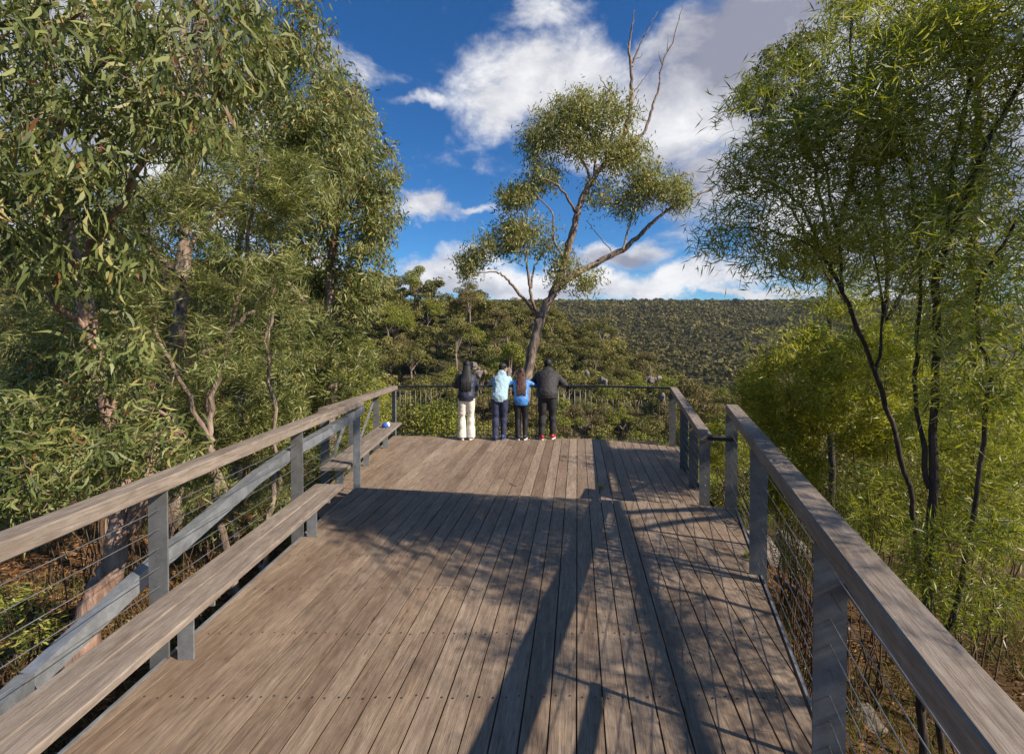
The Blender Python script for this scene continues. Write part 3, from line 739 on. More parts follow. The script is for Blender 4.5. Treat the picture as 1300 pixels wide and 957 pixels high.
# third gum further along
t = Tree('gum_tree', at_ground(425, 520, 9.0), 'drooping gum on the left whose crown bulges out to the open sky', 'tree')
t.limb([(418, 640, 9.0), (420, 520, 9.0), (424, 430, 9.0), (418, 350, 9.0), (430, 260, 9.1), (425, 160, 9.1), (400, 60, 9.0)], .13, .04, 8, .02)
t.limb([(424, 420, 9.0), (450, 350, 9.1), (470, 290, 9.2), (478, 220, 9.2)], .05, .02, 6, .02)
t.limb([(430, 270, 9.0), (455, 200, 9.1), (450, 150, 9.1)], .04, .015, 6, .02)
t.limb([(424, 430, 9.0), (385, 380, 8.9), (350, 330, 8.7), (330, 250, 8.6)], .05, .02, 6, .02)
t.crown([(470, 215, 9.1, 40, 45, .9, 90), (485, 270, 9.2, 30, 50, .8, 75), (455, 160, 9.0, 30, 35, .8, 45), (430, 110, 8.9, 35, 35, .8, 45), (440, 290, 9.0, 55, 60, .9, 90), (470, 345, 9.0, 30, 45, .8, 60), (400, 250, 8.8, 70, 60, .9, 80), (455, 385, 8.8, 30, 25, .7, 30), (340, 300, 8.6, 70, 50, .8, 50), (350, 180, 8.6, 80, 60, .8, 50)],
        26, .135, .027, droop=.7, spread=.25, tone=(.64, .3), tr=.006, curve=.5)
t.finish(M['bark'], M['gum'])
t = Tree('gum_tree', at_ground(300, 560, 10.5), 'gum standing behind the tall pale-trunked gum on the left', 'tree')
t.limb([(300, 620, 10.5), (305, 480, 10.5), (298, 360, 10.5), (310, 220, 10.5), (300, 80, 10.5)], .13, .04, 8, .02)
t.limb([(300, 420, 10.5), (360, 340, 10.5), (390, 260, 10.5)], .05, .02, 6, .02)
t.limb([(300, 400, 10.5), (220, 320, 10.4), (160, 260, 10.4)], .05, .02, 6, .02)
t.crown([(300, 120, 10.5, 110, 80, 1.2, 110), (380, 230, 10.5, 60, 70, 1, 90), (200, 250, 10.5, 110, 70, 1.2, 110), (300, 290, 10.5, 100, 60, 1, 100), (120, 330, 10.5, 110, 60, 1.2, 90), (400, 340, 10.3, 50, 50, .9, 70), (30, 250, 10.3, 90, 90, 1, 60)],
        24, .18, .036, droop=.8, spread=.28, tone=(.5, .3), tr=.007, curve=.4, dens=.8)
t.finish(M['bark'], M['gum'])
# pale needle-leaved shrub trees
t = Tree('needle_leaved_tree', at_ground(280, 690, 5.4), 'slender pale needle-leaved tree in front of the tall gum, left', 'tree')
t.limb([(300, 760, 5.4), (286, 690, 5.4), (270, 600, 5.4), (268, 520, 5.4), (285, 440, 5.3), (310, 360, 5.2), (320, 270, 5.2), (330, 190, 5.2)], .05, .015, 8, .015)
t.limb([(270, 560, 5.4), (220, 470, 5.1), (190, 390, 4.9), (190, 290, 4.8)], .03, .01, 6, .015)
t.limb([(330, 740, 5.6), (345, 640, 5.6), (350, 540, 5.7), (338, 430, 5.8), (350, 340, 5.8)], .035, .012, 6, .015)
t.crown([(300, 230, 5.2, 110, 55, .6, 120), (210, 270, 4.8, 70, 50, .5, 80), (380, 240, 5.4, 50, 50, .6, 55), (180, 350, 4.8, 80, 50, .5, 75), (300, 330, 5.2, 90, 60, .6, 85), (110, 400, 4.8, 90, 50, .5, 60), (360, 420, 5.8, 70, 60, .7, 70), (240, 440, 5.0, 70, 50, .5, 60)],
        34, .13, .011, droop=.05, spread=.13, narrow=True, tone=(.6, .25), curve=.15, tr=.003)
t.finish(M['bark'], M['needle'])
# low shrubs on the left, each a thing
def shrub(name, px, py, D, w, h, dd, n, per, L, W, mat, label, narrow=True, droop=0.0, group=None, tone=(.5, .3), zt=None, bark='twig', accept=False, spread=.13, stems=6):
    g = at_ground(px, py, D)
    pxg, pyg = proj(g); pyg = float(pyg)
    t = Tree(name, g, label, 'shrub', group)
    top = py - h
    for k in range(stems):
        ex = px + random.uniform(-.75, .75) * w; ey = py - h * random.uniform(.3, .8); eD = D + random.uniform(-.6, .6) * dd
        t.limb([(px + random.uniform(-8, 8), pyg + 6, D), ((px * .6 + ex * .4), (pyg * .6 + ey * .4), (D + eD) / 2), (ex, ey, eD)], .006 + .0014 * D, .003, 5, .012 + .004 * D, sub=5)
    t.crown([(px, py, D, w, h, dd, n)], per, L, W, droop=droop, spread=spread, narrow=narrow, tone=tone, tr=.0025 + .0002 * D, accept=accept, shell=.5)
    return t.finish(M[bark], M[mat])
SH = 'low shrubs crowding the left side of the platform'
shrub('shrub', 400, 470, 9.5, 85, 65, 1.2, 340, 40, .14, .018, 'needle', 'broad fine-leaved olive shrub left of the front corner, under the drooping gum', group=SH, tone=(.5, .35))
shrub('shrub', 300, 520, 7.5, 90, 75, 1.0, 300, 36, .13, .016, 'needle', 'dense fine-leaved shrub behind the middle of the left handrail', group=SH, tone=(.5, .35))
shrub('shrub', 455, 520, 12.0, 45, 50, 1.2, 170, 40, .12, .016, 'bright', 'yellow-green bush outside the left front corner post', group=SH, tone=(.6, .3))
shrub('shrub', 120, 470, 5.6, 150, 70, .8, 260, 30, .12, .014, 'needle', 'dark tangled shrub at far left under the overhanging gum leaves', group=SH, tone=(.4, .35))
shrub('shrub', 400, 600, 7.6, 50, 50, .7, 130, 30, .09, .010, 'needle', 'small green shrub seen through the left cables beyond the near bench', group=SH, tone=(.55, .3))
shrub('shrub', 270, 640, 5.6, 45, 50, .5, 60, 22, .10, .009, 'needle', 'sparse shrub low behind the steel brace on the left', group=SH, tone=(.5, .3))
shrub('shrub', 350, 655, 6.0, 40, 40, .6, 80, 24, .09, .010, 'needle', 'small leafy shrub under the far end of the near bench rail', group=SH, tone=(.6, .3))
shrub('shrub', 20, 790, 3.6, 60, 40, .5, 45, 16, .07, .012, 'wattle', 'low green seedling clump at the bottom left corner', group=SH, tone=(.7, .3))
shrub('shrub', 60, 380, 9.0, 140, 60, 1.5, 240, 36, .13, .016, 'needle', 'dark scrub far left behind the trunks at eye level', group=SH, tone=(.6, .3))
shrub('shrub', 250, 420, 11.0, 150, 55, 1.5, 260, 36, .14, .020, 'needle', 'deep olive scrub behind the tall pale gum trunk', group=SH, tone=(.4, .35))
# bare trunks among them
for k, (a_, lab) in enumerate([([(352, 560, 9), (338, 470, 9), (345, 410, 9), (362, 350, 9)], 'thin pale bare trunk behind the left shrubs, nearer the corner'),
                               ([(300, 690, 6.6), (268, 560, 6.6), (262, 490, 6.6), (258, 400, 6.6)], 'mottled thin trunk rising behind the steel brace on the left'),
                               ([(130, 620, 6), (108, 520, 6), (95, 430, 6), (100, 300, 6)], 'dark thin trunk among the far left shrubs')]):
    g = at_ground(*a_[0]); t = Tree('sapling', g, lab, 'tree')
    t.limb([(a_[0][0] + 6, a_[0][1] + 90, a_[0][2])] + a_, .055, .02, 7, .02)
    t.crown([(a_[-1][0], a_[-1][1] - 20, a_[-1][2], 50, 40, .6, 30)], 20, .12, .02, tone=(.4, .3), tr=.004)
    t.finish(M['bark'], M['gum'])

# ---------- right side
Zr = lambda cx, cy, D: (860 + cx / 1.994, cy / 1.994, D)
t = Tree('wattle_tree', at_ground(1180, 900, 3.3), 'nearest wattle at right, dark wine-coloured stems rising past the handrail', 'tree')
t.limb([(1168, 1150, 3.3), (1172, 900, 3.3), (1180, 700, 3.3), (1188, 480, 3.3), (1191, 351, 3.2), (1206, 300, 3.2), (1251, 190, 3.1), (1300, 100, 3.1), (1360, 0, 3.0)], .032, .012, 8, .006)
t.limb([(1206, 300, 3.2), (1206, 236, 3.2), (1231, 110, 3.2), (1241, 60, 3.2), (1290, 0, 3.1)], .018, .008, 6, .006)
t.limb([(1180, 620, 3.3), (1160, 500, 3.4), (1168, 350, 3.4), (1150, 200, 3.4), (1100, 90, 3.4)], .018, .007, 6, .008)
t.limb([(1172, 900, 3.3), (1230, 700, 3.2), (1255, 500, 3.1), (1240, 380, 3.0), (1290, 280, 2.9)], .02, .008, 6, .008)
t.crown([(1190, 110, 3.3, 130, 110, .55, 330), (1090, 130, 3.6, 100, 90, .7, 230), (1230, 290, 3.2, 110, 100, .5, 200), (1270, 30, 3.3, 90, 90, .6, 160), (1130, 290, 3.5, 100, 90, .6, 180), (1240, 450, 3.1, 90, 90, .5, 150), (1150, 10, 3.6, 110, 60, .7, 170)],
        17, .125, .0105, droop=.08, spread=.20, narrow=True, tone=(.6, .3), curve=.2, accept=True, tr=.0022, dens=1.05)
t.finish(M['barkd'], M['wattle'])
t = Tree('wattle_tree', at_ground(1165, 800, 3.9), 'leaning wattle at right whose feathery tips reach furthest left over the valley', 'tree')
t.limb([(1200, 1000, 3.9), (1178, 800, 3.9), (1165, 700, 3.9), (1150, 600, 3.9), (1111, 476, 3.9), (1070, 371, 3.9), (1045, 321, 3.9), (1020, 266, 4.0), (985, 235, 4.0), (955, 225, 4.1)], .028, .008, 8, .006)
t.limb([(1070, 371, 3.9), (1060, 280, 3.9), (1040, 180, 4.0), (1010, 110, 4.1)], .014, .006, 6, .008)
t.limb([(1111, 476, 3.9), (1120, 380, 3.8), (1090, 250, 3.8)], .014, .006, 6, .008)
t.limb([(1045, 321, 3.9), (1000, 300, 4.0), (940, 290, 4.1), (900, 310, 4.1)], .010, .004, 5, .008)
t.crown([(1000, 180, 4.1, 75, 70, .6, 260), (940, 210, 4.2, 45, 60, .5, 110), (1050, 250, 4.0, 90, 80, .6, 230), (930, 285, 4.2, 45, 35, .4, 60), (990, 330, 4.1, 55, 35, .5, 70), (900, 320, 4.2, 22, 22, .3, 14), (1050, 120, 4.1, 70, 60, .6, 160), (960, 140, 4.2, 40, 40, .5, 70)],
        17, .13, .0105, droop=.15, spread=.21, narrow=True, tone=(.65, .3), curve=.2, accept=True, tr=.0022, dens=.85)
t.finish(M['barkd'], M['wattle'])
# taller wattles further out on the right
t = Tree('wattle_tree', at_ground(1120, 560, 8.6), 'tall dense wattle behind the two nearer wattles at right', 'tree')
t.limb([(1120, 640, 8.6), (1115, 480, 8.6), (1125, 340, 8.6), (1110, 200, 8.6), (1080, 80, 8.6), (1090, -40, 8.6)], .06, .02, 8, .02)
t.limb([(1118, 460, 8.6), (1060, 360, 8.5), (1010, 280, 8.5), (970, 200, 8.5)], .03, .01, 6, .02)
t.limb([(1120, 420, 8.6), (1180, 300, 8.6), (1220, 160, 8.6), (1240, 20, 8.6)], .035, .01, 6, .02)
t.limb([(1120, 500, 8.6), (1200, 430, 8.6), (1280, 330, 8.6)], .03, .01, 6, .02)
t.crown([(1080, 120, 8.8, 90, 80, 1.0, 100), (1000, 230, 8.8, 70, 80, .9, 80), (1100, 270, 8.8, 90, 80, .9, 110), (1210, 150, 8.8, 90, 110, 1., 140), (1260, 320, 8.8, 80, 90, 1., 200), (1140, 390, 8.8, 100, 50, .9, 170), (1040, 370, 8.8, 70, 35, .8, 90), (1180, 20, 8.8, 120, 60, 1, 170)],
        22, .17, .018, droop=.2, spread=.30, narrow=True, tone=(.65, .3), curve=.25, accept=True, tr=.004, dens=.7)
t.finish(M['barkd'], M['wattle'])
# background gums on the right
t = Tree('gum_tree', at_ground(1050, 480, 14), 'grey-leaved gum far right behind the wattles, crown showing above them', 'tree')
t.limb([(1056, 620, 14), (1054, 480, 14), (1054, 380, 14), (1050, 300, 14), (1030, 200, 14), (1000, 110, 14)], .11, .04, 8, .02)
t.limb([(1054, 330, 14), (1080, 230, 14), (1100, 100, 14), (1120, 10, 14)], .1, .04, 8, .02)
t.crown([(1000, 95, 14, 50, 40, 1.2, 120), (1030, 60, 14, 45, 35, 1.2, 70), (960, 120, 14, 30, 30, 1., 45), (1120, 20, 14, 70, 45, 1.3, 120), (1190, 50, 14, 60, 50, 1.3, 70), (1020, 330, 13.6, 45, 28, 1., 80), (1090, 320, 13.6, 60, 40, 1., 60), (1000, 170, 14, 50, 40, 1, 50)],
        26, .15, .036, droop=.8, spread=.22, tone=(.5, .3), tr=.007)
t.finish(M['barkd'], M['gum'])
t = Tree('gum_tree', at_ground(1230, 480, 9), 'large gum behind the stems at the right edge of the view', 'tree')
t.limb([(1245, 700, 9), (1240, 480, 9), (1236, 300, 9), (1245, 120, 9), (1235, -60, 9)], .14, .06, 8, .02)
t.limb([(1236, 320, 9), (1180, 220, 9), (1150, 100, 9)], .06, .02, 6, .02)
t.crown([(1180, 100, 9.4, 70, 80, 1.0, 80), (1260, 60, 9.4, 60, 80, 1.0, 80), (1230, 230, 9.2, 80, 70, 1, 70), (1270, 380, 9, 70, 70, 1, 90), (1180, 400, 9, 70, 60, 1, 80)],
        20, .14, .026, droop=.7, spread=.22, tone=(.5, .3), tr=.005, accept=True, dens=.8)
t.finish(M['bark'], M['gum'])
SR = 'bushes crowding the right side of the platform'
shrub('shrub', 1010, 485, 7.0, 80, 80, .8, 420, 46, .10, .014, 'bright', 'bright yellow-green feathery bush behind the far end of the long right handrail', group=SR, tone=(.6, .3), accept=True, spread=.14)
shrub('shrub', 1115, 500, 6.2, 90, 90, .8, 420, 40, .10, .014, 'bright', 'lime bush behind the wattle stems to the right', group=SR, tone=(.5, .3), accept=True)
shrub('shrub', 1000, 590, 6.6, 45, 60, .6, 190, 40, .10, .013, 'bright', 'low yellow-green bush between the two right handrails and the gorge', group=SR, tone=(.45, .3), accept=True)
shrub('shrub', 1230, 560, 4.6, 100, 90, .6, 260, 30, .09, .008, 'wattle', 'mid-green feathery shrub right of the wattle stems at rail height', group=SR, tone=(.5, .3), accept=True)
shrub('shrub', 1110, 640, 4.6, 60, 60, .5, 130, 24, .09, .008, 'wattle', 'airy shrub right under the middle of the long right handrail', group=SR, tone=(.5, .3), accept=True, droop=.1)
shrub('shrub', 1230, 720, 3.4, 80, 90, .45, 150, 20, .10, .009, 'wattle', 'sparse shaded shrub in the lower right corner', group=SR, tone=(.35, .3), droop=.1)
shrub('shrub', 1265, 600, 5.4, 90, 110, .8, 260, 30, .10, .010, 'bright', 'tall yellow-green shrub filling the right edge below eye level', group=SR, tone=(.35, .3), accept=True)
shrub('shrub', 1130, 700, 5.4, 80, 60, .7, 160, 26, .09, .009, 'wattle', 'tangled green undergrowth beyond the long right handrail', group=SR, tone=(.4, .3), accept=True)
shrub('shrub', 1020, 700, 5.2, 45, 40, .5, 80, 22, .08, .007, 'needle', 'wiry half-bare shrub just outside the right deck edge', group=SR, tone=(.4, .3))
shrub('shrub', 925, 560, 9.5, 45, 45, .8, 170, 40, .085, .012, 'bright', 'green bush outside the right side of the lower deck', group=SR, tone=(.35, .3))
# forked gum added out of frame at right, limbs shaped to throw V shadows
def sp(px, py, z, k): return G(px, py, z) + SUN * k
jn = (sp(779, 636, STEP, 6.1) + sp(802, 636, 0, 6.1)) / 2
gx = jn + np.array([.25, -.15, 0]); gz = float(ground(gx[0], gx[1]))
t = Tree('gum_tree', (gx[0], gx[1], gz), 'forked gum added outside the right edge to throw two long shadows on the boards', 'tree')
t.limb([(gx[0], gx[1], gz - .3), (gx[0], gx[1], 1.2), tuple(jn + np.array([.15, 0, -.9])), tuple(sp(785, 650, STEP, 6.1))], .06, .05, 10, .01, px=False)
t.limb([tuple(sp(779, 634, STEP, 6.05)), tuple(sp(803, 700, STEP, 6.5)), tuple(sp(829, 775, STEP, 7.1)), tuple(sp(862, 868, STEP, 8.0)), tuple(sp(905, 990, STEP, 9.0)) , tuple(sp(1000, 1250, STEP, 10.5))], .062, .05, 10, .004, px=False)
t.limb([tuple(sp(804, 640, 0, 6.1)), tuple(sp(790, 612, 0, 7.0)), tuple(sp(776, 581, 0, 8.0)), tuple(sp(766, 558, 0, 9.2)), tuple(sp(755, 535, 0, 10.5))], .065, .05, 10, .004, px=False)
B = []
for q, n_ in ((sp(1000, 1250, STEP, 11), 60), (sp(755, 535, 0, 11.2), 60)):
    x_, y_, z_ = q; B.append((q, n_))
pts = np.concatenate([q + rng.normal(size=(n_, 3)) * 1.1 for q, n_ in B]); pts = pts[rng.random(len(pts)) < sun_accept(pts)]
for c in pts:
    nd = min(t.nodes, key=lambda a: np.linalg.norm(a[0] - c)); t.twig(nd[0], c, .01, .003, .05)
# its crown: clumps placed so their shade meets the boards, in loose patches
hx = []
for (ax_, bx_, ay_, by_, n_, thr) in ((420, 745, 622, 676, 330, -.6), (400, 745, 660, 745, 170, .0), (545, 720, 730, 860, 120, .15), (800, 960, 640, 866, 90, .15), (700, 800, 700, 866, 40, .2)):
    for _ in range(n_):
        qx, qy = random.uniform(ax_, bx_), random.uniform(ay_, by_)
        if float(vnoise(qx / 60, qy / 26, 1.0, 4)) < thr: continue
        g_ = G(qx, qy, STEP); q = g_ + SUN * random.uniform(6.3, 9.3); ppx, ppy = proj(q)
        if ppx > 1330 or ppy < -40 or q[1] < .2: hx.append(q)
for _ in range(110):
    qx, qy = random.uniform(775, 885), random.uniform(572, 632)
    if float(vnoise(qx / 30, qy / 14, 1.0, 8)) < -.1: continue
    q = G(qx, qy, 0) + SUN * random.uniform(5.5, 8.5); ppx, ppy = proj(q)
    if ppx > 1330 or ppy < -40: hx.append(q)
hx = np.array(hx); hx = hx[rng.random(len(hx)) < sun_accept(hx) * 1.2]; print('crown clumps', len(hx))
t.limb([tuple(jn + np.array([.15, 0, -.9])), (6.0, 2.6, 3.9), (6.6, 1.6, 4.9), (6.4, .6, 5.4)], .05, .02, 8, .01, px=False, base=False)
t.limb([(6.0, 2.6, 3.9), (5.0, 2.2, 4.4), (4.2, 1.6, 4.6)], .025, .01, 6, .01, px=False, base=False)
for c in hx:
    nd = min(t.nodes, key=lambda a: np.linalg.norm(a[0] - c)); t.twig(nd[0], c, .009, .003, .05)
hb = np.repeat(hx, 17, 0) + rng.normal(size=(len(hx) * 17, 3)) * .10; hb = hb[rng.random(len(hb)) < sun_accept(hb) * 1.3]
t.Lf.append(leaves(hb, unit(rng.normal(size=hb.shape) + np.array([0, 0, -.9])), .12, .026, np.clip(rng.normal(.5, .25, len(hb)), 0, 1)))
bs_ = np.repeat(pts, 26, 0) + rng.normal(size=(len(pts) * 26, 3)) * .18; k_ = rng.random(len(bs_)) < sun_accept(bs_); bs_ = bs_[k_]
t.Lf.append(leaves(bs_, unit(rng.normal(size=bs_.shape) + np.array([0, 0, -.9])), .13, .028, np.clip(rng.normal(.5, .25, len(bs_)), 0, 1)))
t.finish(M['bark'], M['gum'])

# second off-frame tree, a wattle added to mottle the deck's right half
wt = Tree('wattle_tree', (4.6, 2.0, float(ground(4.6, 2.0))), 'wattle added just outside the right edge to dapple the boards with shade', 'tree')
wt.limb([(4.6, 2.0, -2.0), (4.55, 2.0, 0), (4.4, 2.1, 1.6), (4.0, 2.4, 3.0), (3.7, 2.6, 4.2)], .04, .012, 8, .01, px=False)
wt.limb([(4.5, 2.0, .6), (4.4, 1.4, 2.0), (4.1, 1.0, 3.2)], .02, .008, 6, .01, px=False)
wt.limb([(4.5, 2.0, .9), (4.9, 2.8, 2.4), (4.9, 3.3, 3.8)], .02, .008, 6, .01, px=False)
pts = np.array([3.9, 1.5, 2.4]) + rng.normal(size=(1000, 3)) * np.array([.9, .9, 1.3])
pts = pts[(proj(pts)[0] > 1330) | (pts[:, 1] < .3)]; pts = pts[(pts[:, 2] > .2) & (pts[:, 2] < 3.9) & (pts[:, 0] > 2.3)]; pts = pts[rng.random(len(pts)) < sun_accept(pts) * .6]
for c in pts:
    nd = min(wt.nodes, key=lambda a: np.linalg.norm(a[0] - c)); wt.twig(nd[0], c, .006, .002, .05)
bs_ = np.repeat(pts, 16, 0) + rng.normal(size=(len(pts) * 16, 3)) * .11; bs_ = bs_[rng.random(len(bs_)) < np.minimum(1, 1.5 * sun_accept(bs_))]
wt.Lf.append(leaves(bs_, unit(rng.normal(size=bs_.shape) + np.array([0, 0, -.1])), .11, .009, np.clip(rng.normal(.5, .25, len(bs_)), 0, 1), .2, True))
wt.finish(M['barkd'], M['wattle'])

# ------------------------------------------------------------------ gorge woods
def proto_crown(seed, nclump, fpc, fs, kind=0):
    "gum crown of loose clumps, unit about 6 m wide, returns V,F,tone ; plus trunk tubes"
    r = np.random.default_rng(seed); parts = []; tw = []
    top = 5.2 + r.random() * 1.6
    cl = []
    for i in range(nclump):
        a = r.random() * 6.28; q = r.random() ** .6 * 2.3; hgt = top - (q / 2.3) ** 2 * 1.6 - r.random() * 1.3
        c = np.array([q * math.cos(a), q * math.sin(a), hgt]); cl.append(c)
        rad = r.uniform(.75, 1.25); n = fpc
        u = unit(r.normal(size=(n, 3))) * np.array([1, 1, .62]) * rad * (.55 + .45 * r.random((n, 1)))
        p = c + u; nrm = unit(unit(u) * .8 + r.normal(size=(n, 3)) * .8 + np.array([0, 0, .3]))
        a1 = unit(np.cross(nrm, r.normal(size=(n, 3)))); a2 = np.cross(nrm, a1); sz = fs * r.uniform(.6, 1.3, (n, 1))
        V = np.stack([p + a1 * sz, p + a2 * sz * .5, p - a1 * sz, p - a2 * sz * .5], 1).reshape(-1, 3)
        t_ = np.clip(r.normal(.5 + .12 * (i % 3 - 1), .22, n), 0, 1)
        parts.append((V, [np.arange(n)[:, None] * 4 + np.arange(4)], np.repeat(t_, 4)))
    sway = r.normal(size=2) * .3
    fork = np.array([sway[0], sway[1], top * .42])
    V, Fq = tube_np([(0, 0, -1.5), (sway[0] * .4, sway[1] * .4, top * .2), fork], [.16, .13, .11], 6); tw.append((V, [Fq], np.zeros(len(V))))
    for c in cl[:7]:
        V, Fq = tube_np([fork, (fork + c) / 2 + np.array([0, 0, .25]), c], [.09, .05, .02], 4); tw.append((V, [Fq], np.zeros(len(V))))
    return parts, tw
MT = [M['olive'], M['browncrown'], M['limecrown']]
protos = []
LOCAL[0] = True
for k in range(7):
    mt = MT[[0, 0, 2, 1, 0, 2, 1][k]]
    parts, tw = proto_crown(100 + k, 12, 360, .105)
    V, Fl, t_ = merge(parts); cm = np_mesh('crown', V, Fl, t_); cm.materials.append(mt)
    V, Fl, t_ = merge(tw); tm = np_mesh('trunk', V, Fl, smooth=True); tm.materials.append(M['bark'])
    protos.append((cm, tm))
fine = []
for k in range(4):
    parts, tw = proto_crown(300 + k, 10, 900, .062)
    V, Fl, t_ = merge(parts); cm = np_mesh('crown', V, Fl, t_); cm.materials.append([M['olive'], M['limecrown'], M['browncrown'], M['limecrown']][k])
    V, Fl, t_ = merge(tw); tm = np_mesh('trunk', V, Fl, smooth=True); tm.materials.append(M['bark']); fine.append((cm, tm))
KIND = ['olive gum', 'round olive gum', 'yellow-green tree', 'brownish gum', 'dark olive tree', 'lime-tinted bush tree', 'rusty-tipped gum']
# candidate positions (jittered), sorted by how large they show
cand = []
for _ in range(9000):
    a = random.uniform(-.92, .80); y = 16 + 330 * random.random() ** .8; x = y * math.tan(a)
    cand.append((x, y))
cand = np.array(cand); cz = ground(cand[:, 0], cand[:, 1])
sz = np.clip(.55 + .45 * rng.random(len(cand)) + 1.15 * sstep(20, 110, cand[:, 1]) * rng.uniform(.15, 1.7, len(cand)), .45, 2.6)
keep = []; grid = {}
for i in np.argsort(cand[:, 1]):
    x, y = cand[i]; s = sz[i] * 2.05
    cell = (int(x // 5), int(y // 5)); ok = True
    for dx in (-1, 0, 1):
        for dy in (-1, 0, 1):
            for j in grid.get((cell[0] + dx, cell[1] + dy), ()):
                if math.hypot(cand[j, 0] - x, cand[j, 1] - y) < s * 1.25: ok = False
    if not ok: continue
    # slopes the eye cannot reach are skipped; stay below the skyline of the photograph
    px_, py_ = proj(np.array([x, y, cz[i] + 5 * sz[i]])); px2, py2 = proj(np.array([x, y, cz[i]]))
    if py_ < np.interp(px_, [300, 480, 560, 620, 660, 760, 900], [330, 352, 360, 374, 379, 384, 384]) and y < 330: 
        sz[i] *= .6
        px_, py_ = proj(np.array([x, y, cz[i] + 5 * sz[i]]))
        if py_ < np.interp(px_, [300, 480, 560, 620, 660, 760, 900], [326, 350, 358, 372, 378, 383, 383]): continue
    grid.setdefault(cell, []).append(i); keep.append(i)
keep = np.array(keep); print('gorge trees', len(keep))
pxk, pyk = proj(np.stack([cand[keep, 0], cand[keep, 1], cz[keep] + 3], 1))
score = sz[keep] / cand[keep, 1] * np.where((pxk > 440) & (pxk < 1020) & (pyk < 680), 1, .12) * np.where((cand[keep, 1] < 75) & (pxk > 440) & (pxk < 1020), 4, 1)
order = keep[np.argsort(-score)]
def zone(x, y):
    px_, py_ = proj(np.array([x, y, float(ground(x, y)) + 3]))
    h = 'left of the people' if px_ < 575 else ('behind the people' if px_ < 720 else ('right of the people' if px_ < 860 else 'beyond the right handrails'))
    v = 'just below the balustrade' if y < 60 else ('halfway up the near spur' if y < 140 else 'high on the near spur')
    return v + ', ' + h
npk = 296
for i in order[:npk]:
    x, y = cand[i]; k = random.randrange(7) if y > 70 else random.choice([0, 2, 5, 4])
    r = empty('gorge_tree', (x, y, cz[i] - .1), random.random() * 6.28); s = sz[i] * random.uniform(.9, 1.1)
    r.scale = (s, s, s * random.uniform(.85, 1.1))
    tag(r, '%s %s' % (KIND[k], zone(x, y)), 'tree', 'trees of the gorge: %s %s' % (KIND[k], zone(x, y)))
    if y < 75:
        k = {0: 0, 2: 1, 5: 3, 4: 0, 1: 0, 3: 2, 6: 2}[k]; link('crown', fine[k][0], r); link('trunk', fine[k][1], r)
    else: link('crown', protos[k][0], r); link('trunk', protos[k][1], r)
LOCAL[0] = False
# the rest of the near slope and the far valley side: one wood
lo = []
for k in range(6):
    parts, tw = proto_crown(200 + k, 10, 60, .24)
    V, Fl, t_ = merge(parts + tw); lo.append((V, Fl, t_))
md = []
for k in range(3):
    parts, tw = proto_crown(400 + k, 9, 330, .10); md.append(merge(parts + tw))
parts = []
for i in order[npk:]:
    x, y = cand[i]; V, Fl, t_ = (lo if y > 75 else md)[random.randrange(6 if y > 75 else 3)]; a = random.random() * 6.28; s = sz[i]
    c, sn = math.cos(a) * s, math.sin(a) * s
    W_ = np.stack([V[:, 0] * c - V[:, 1] * sn + x, V[:, 0] * sn + V[:, 1] * c + y, V[:, 2] * s + cz[i]], 1)
    parts.append((W_, Fl, np.clip(t_ + random.gauss(0, .2), 0, 1)))
V, Fl, t_ = merge(parts); o = link('wood', np_mesh('wood', V, Fl, t_), None, M['olive']); tag(o, kind='stuff', label='remaining olive bush covering the near gorge slopes', cat='trees')
# far wood
import bmesh
n = 62000
a = rng.uniform(-.86, .80, n); y = np.sqrt(rng.uniform(330 ** 2, 1750 ** 2, n)); x = y * np.tan(a)
g = ground(x, y); pf, qf = proj(np.stack([x, y, g], 1)); k = (pf > -80) & (pf < 1400); x, y, g = x[k], y[k], g[k]; n = len(x); print('far', n)
s = (1.9 + 3.6 * rng.random(n) ** 2.2) * (1 + sstep(600, 1500, y) * .25) * np.where(rng.random(n) < .02, 1.7, 1)
q_ = 22
u = unit(rng.normal(size=(n, q_, 3))); u[:, :, 2] = np.abs(u[:, :, 2]) * 1.0 - .15
rad_ = (.6 + .4 * rng.random((n, q_, 1)))
C = u * rad_ * s[:, None, None] * np.array([1, 1, .85]); C[:, :, 0] += x[:, None]; C[:, :, 1] += y[:, None]; C[:, :, 2] += (g + s * .9)[:, None]
nr = unit(u + rng.normal(size=u.shape) * .55); a1 = unit(np.cross(nr, rng.normal(size=u.shape))); a2 = np.cross(nr, a1)
f_ = (s[:, None, None] * .46 * rng.uniform(.6, 1.25, (n, q_, 1)))
V = np.stack([C + a1 * f_, C + a2 * f_ * .8, C - a1 * f_, C - a2 * f_ * .8], 2).reshape(-1, 3)
Fc = np.arange(n * q_)[:, None] * 4 + np.arange(4)
tn = np.clip(rng.normal(.42, .17, n) + .20 * vnoise(x, y, 110, 4), 0, 1)
tv = np.clip(np.repeat(tn, q_ * 4) + np.repeat(rng.normal(size=n * q_) * .15, 4), 0, 1)
o = link('far_wood', np_mesh('far_wood', V, [Fc], tv), None, M['farcrown']); tag(o, kind='stuff', label='dark green forest on the far valley side up to the flat skyline', cat='forest')

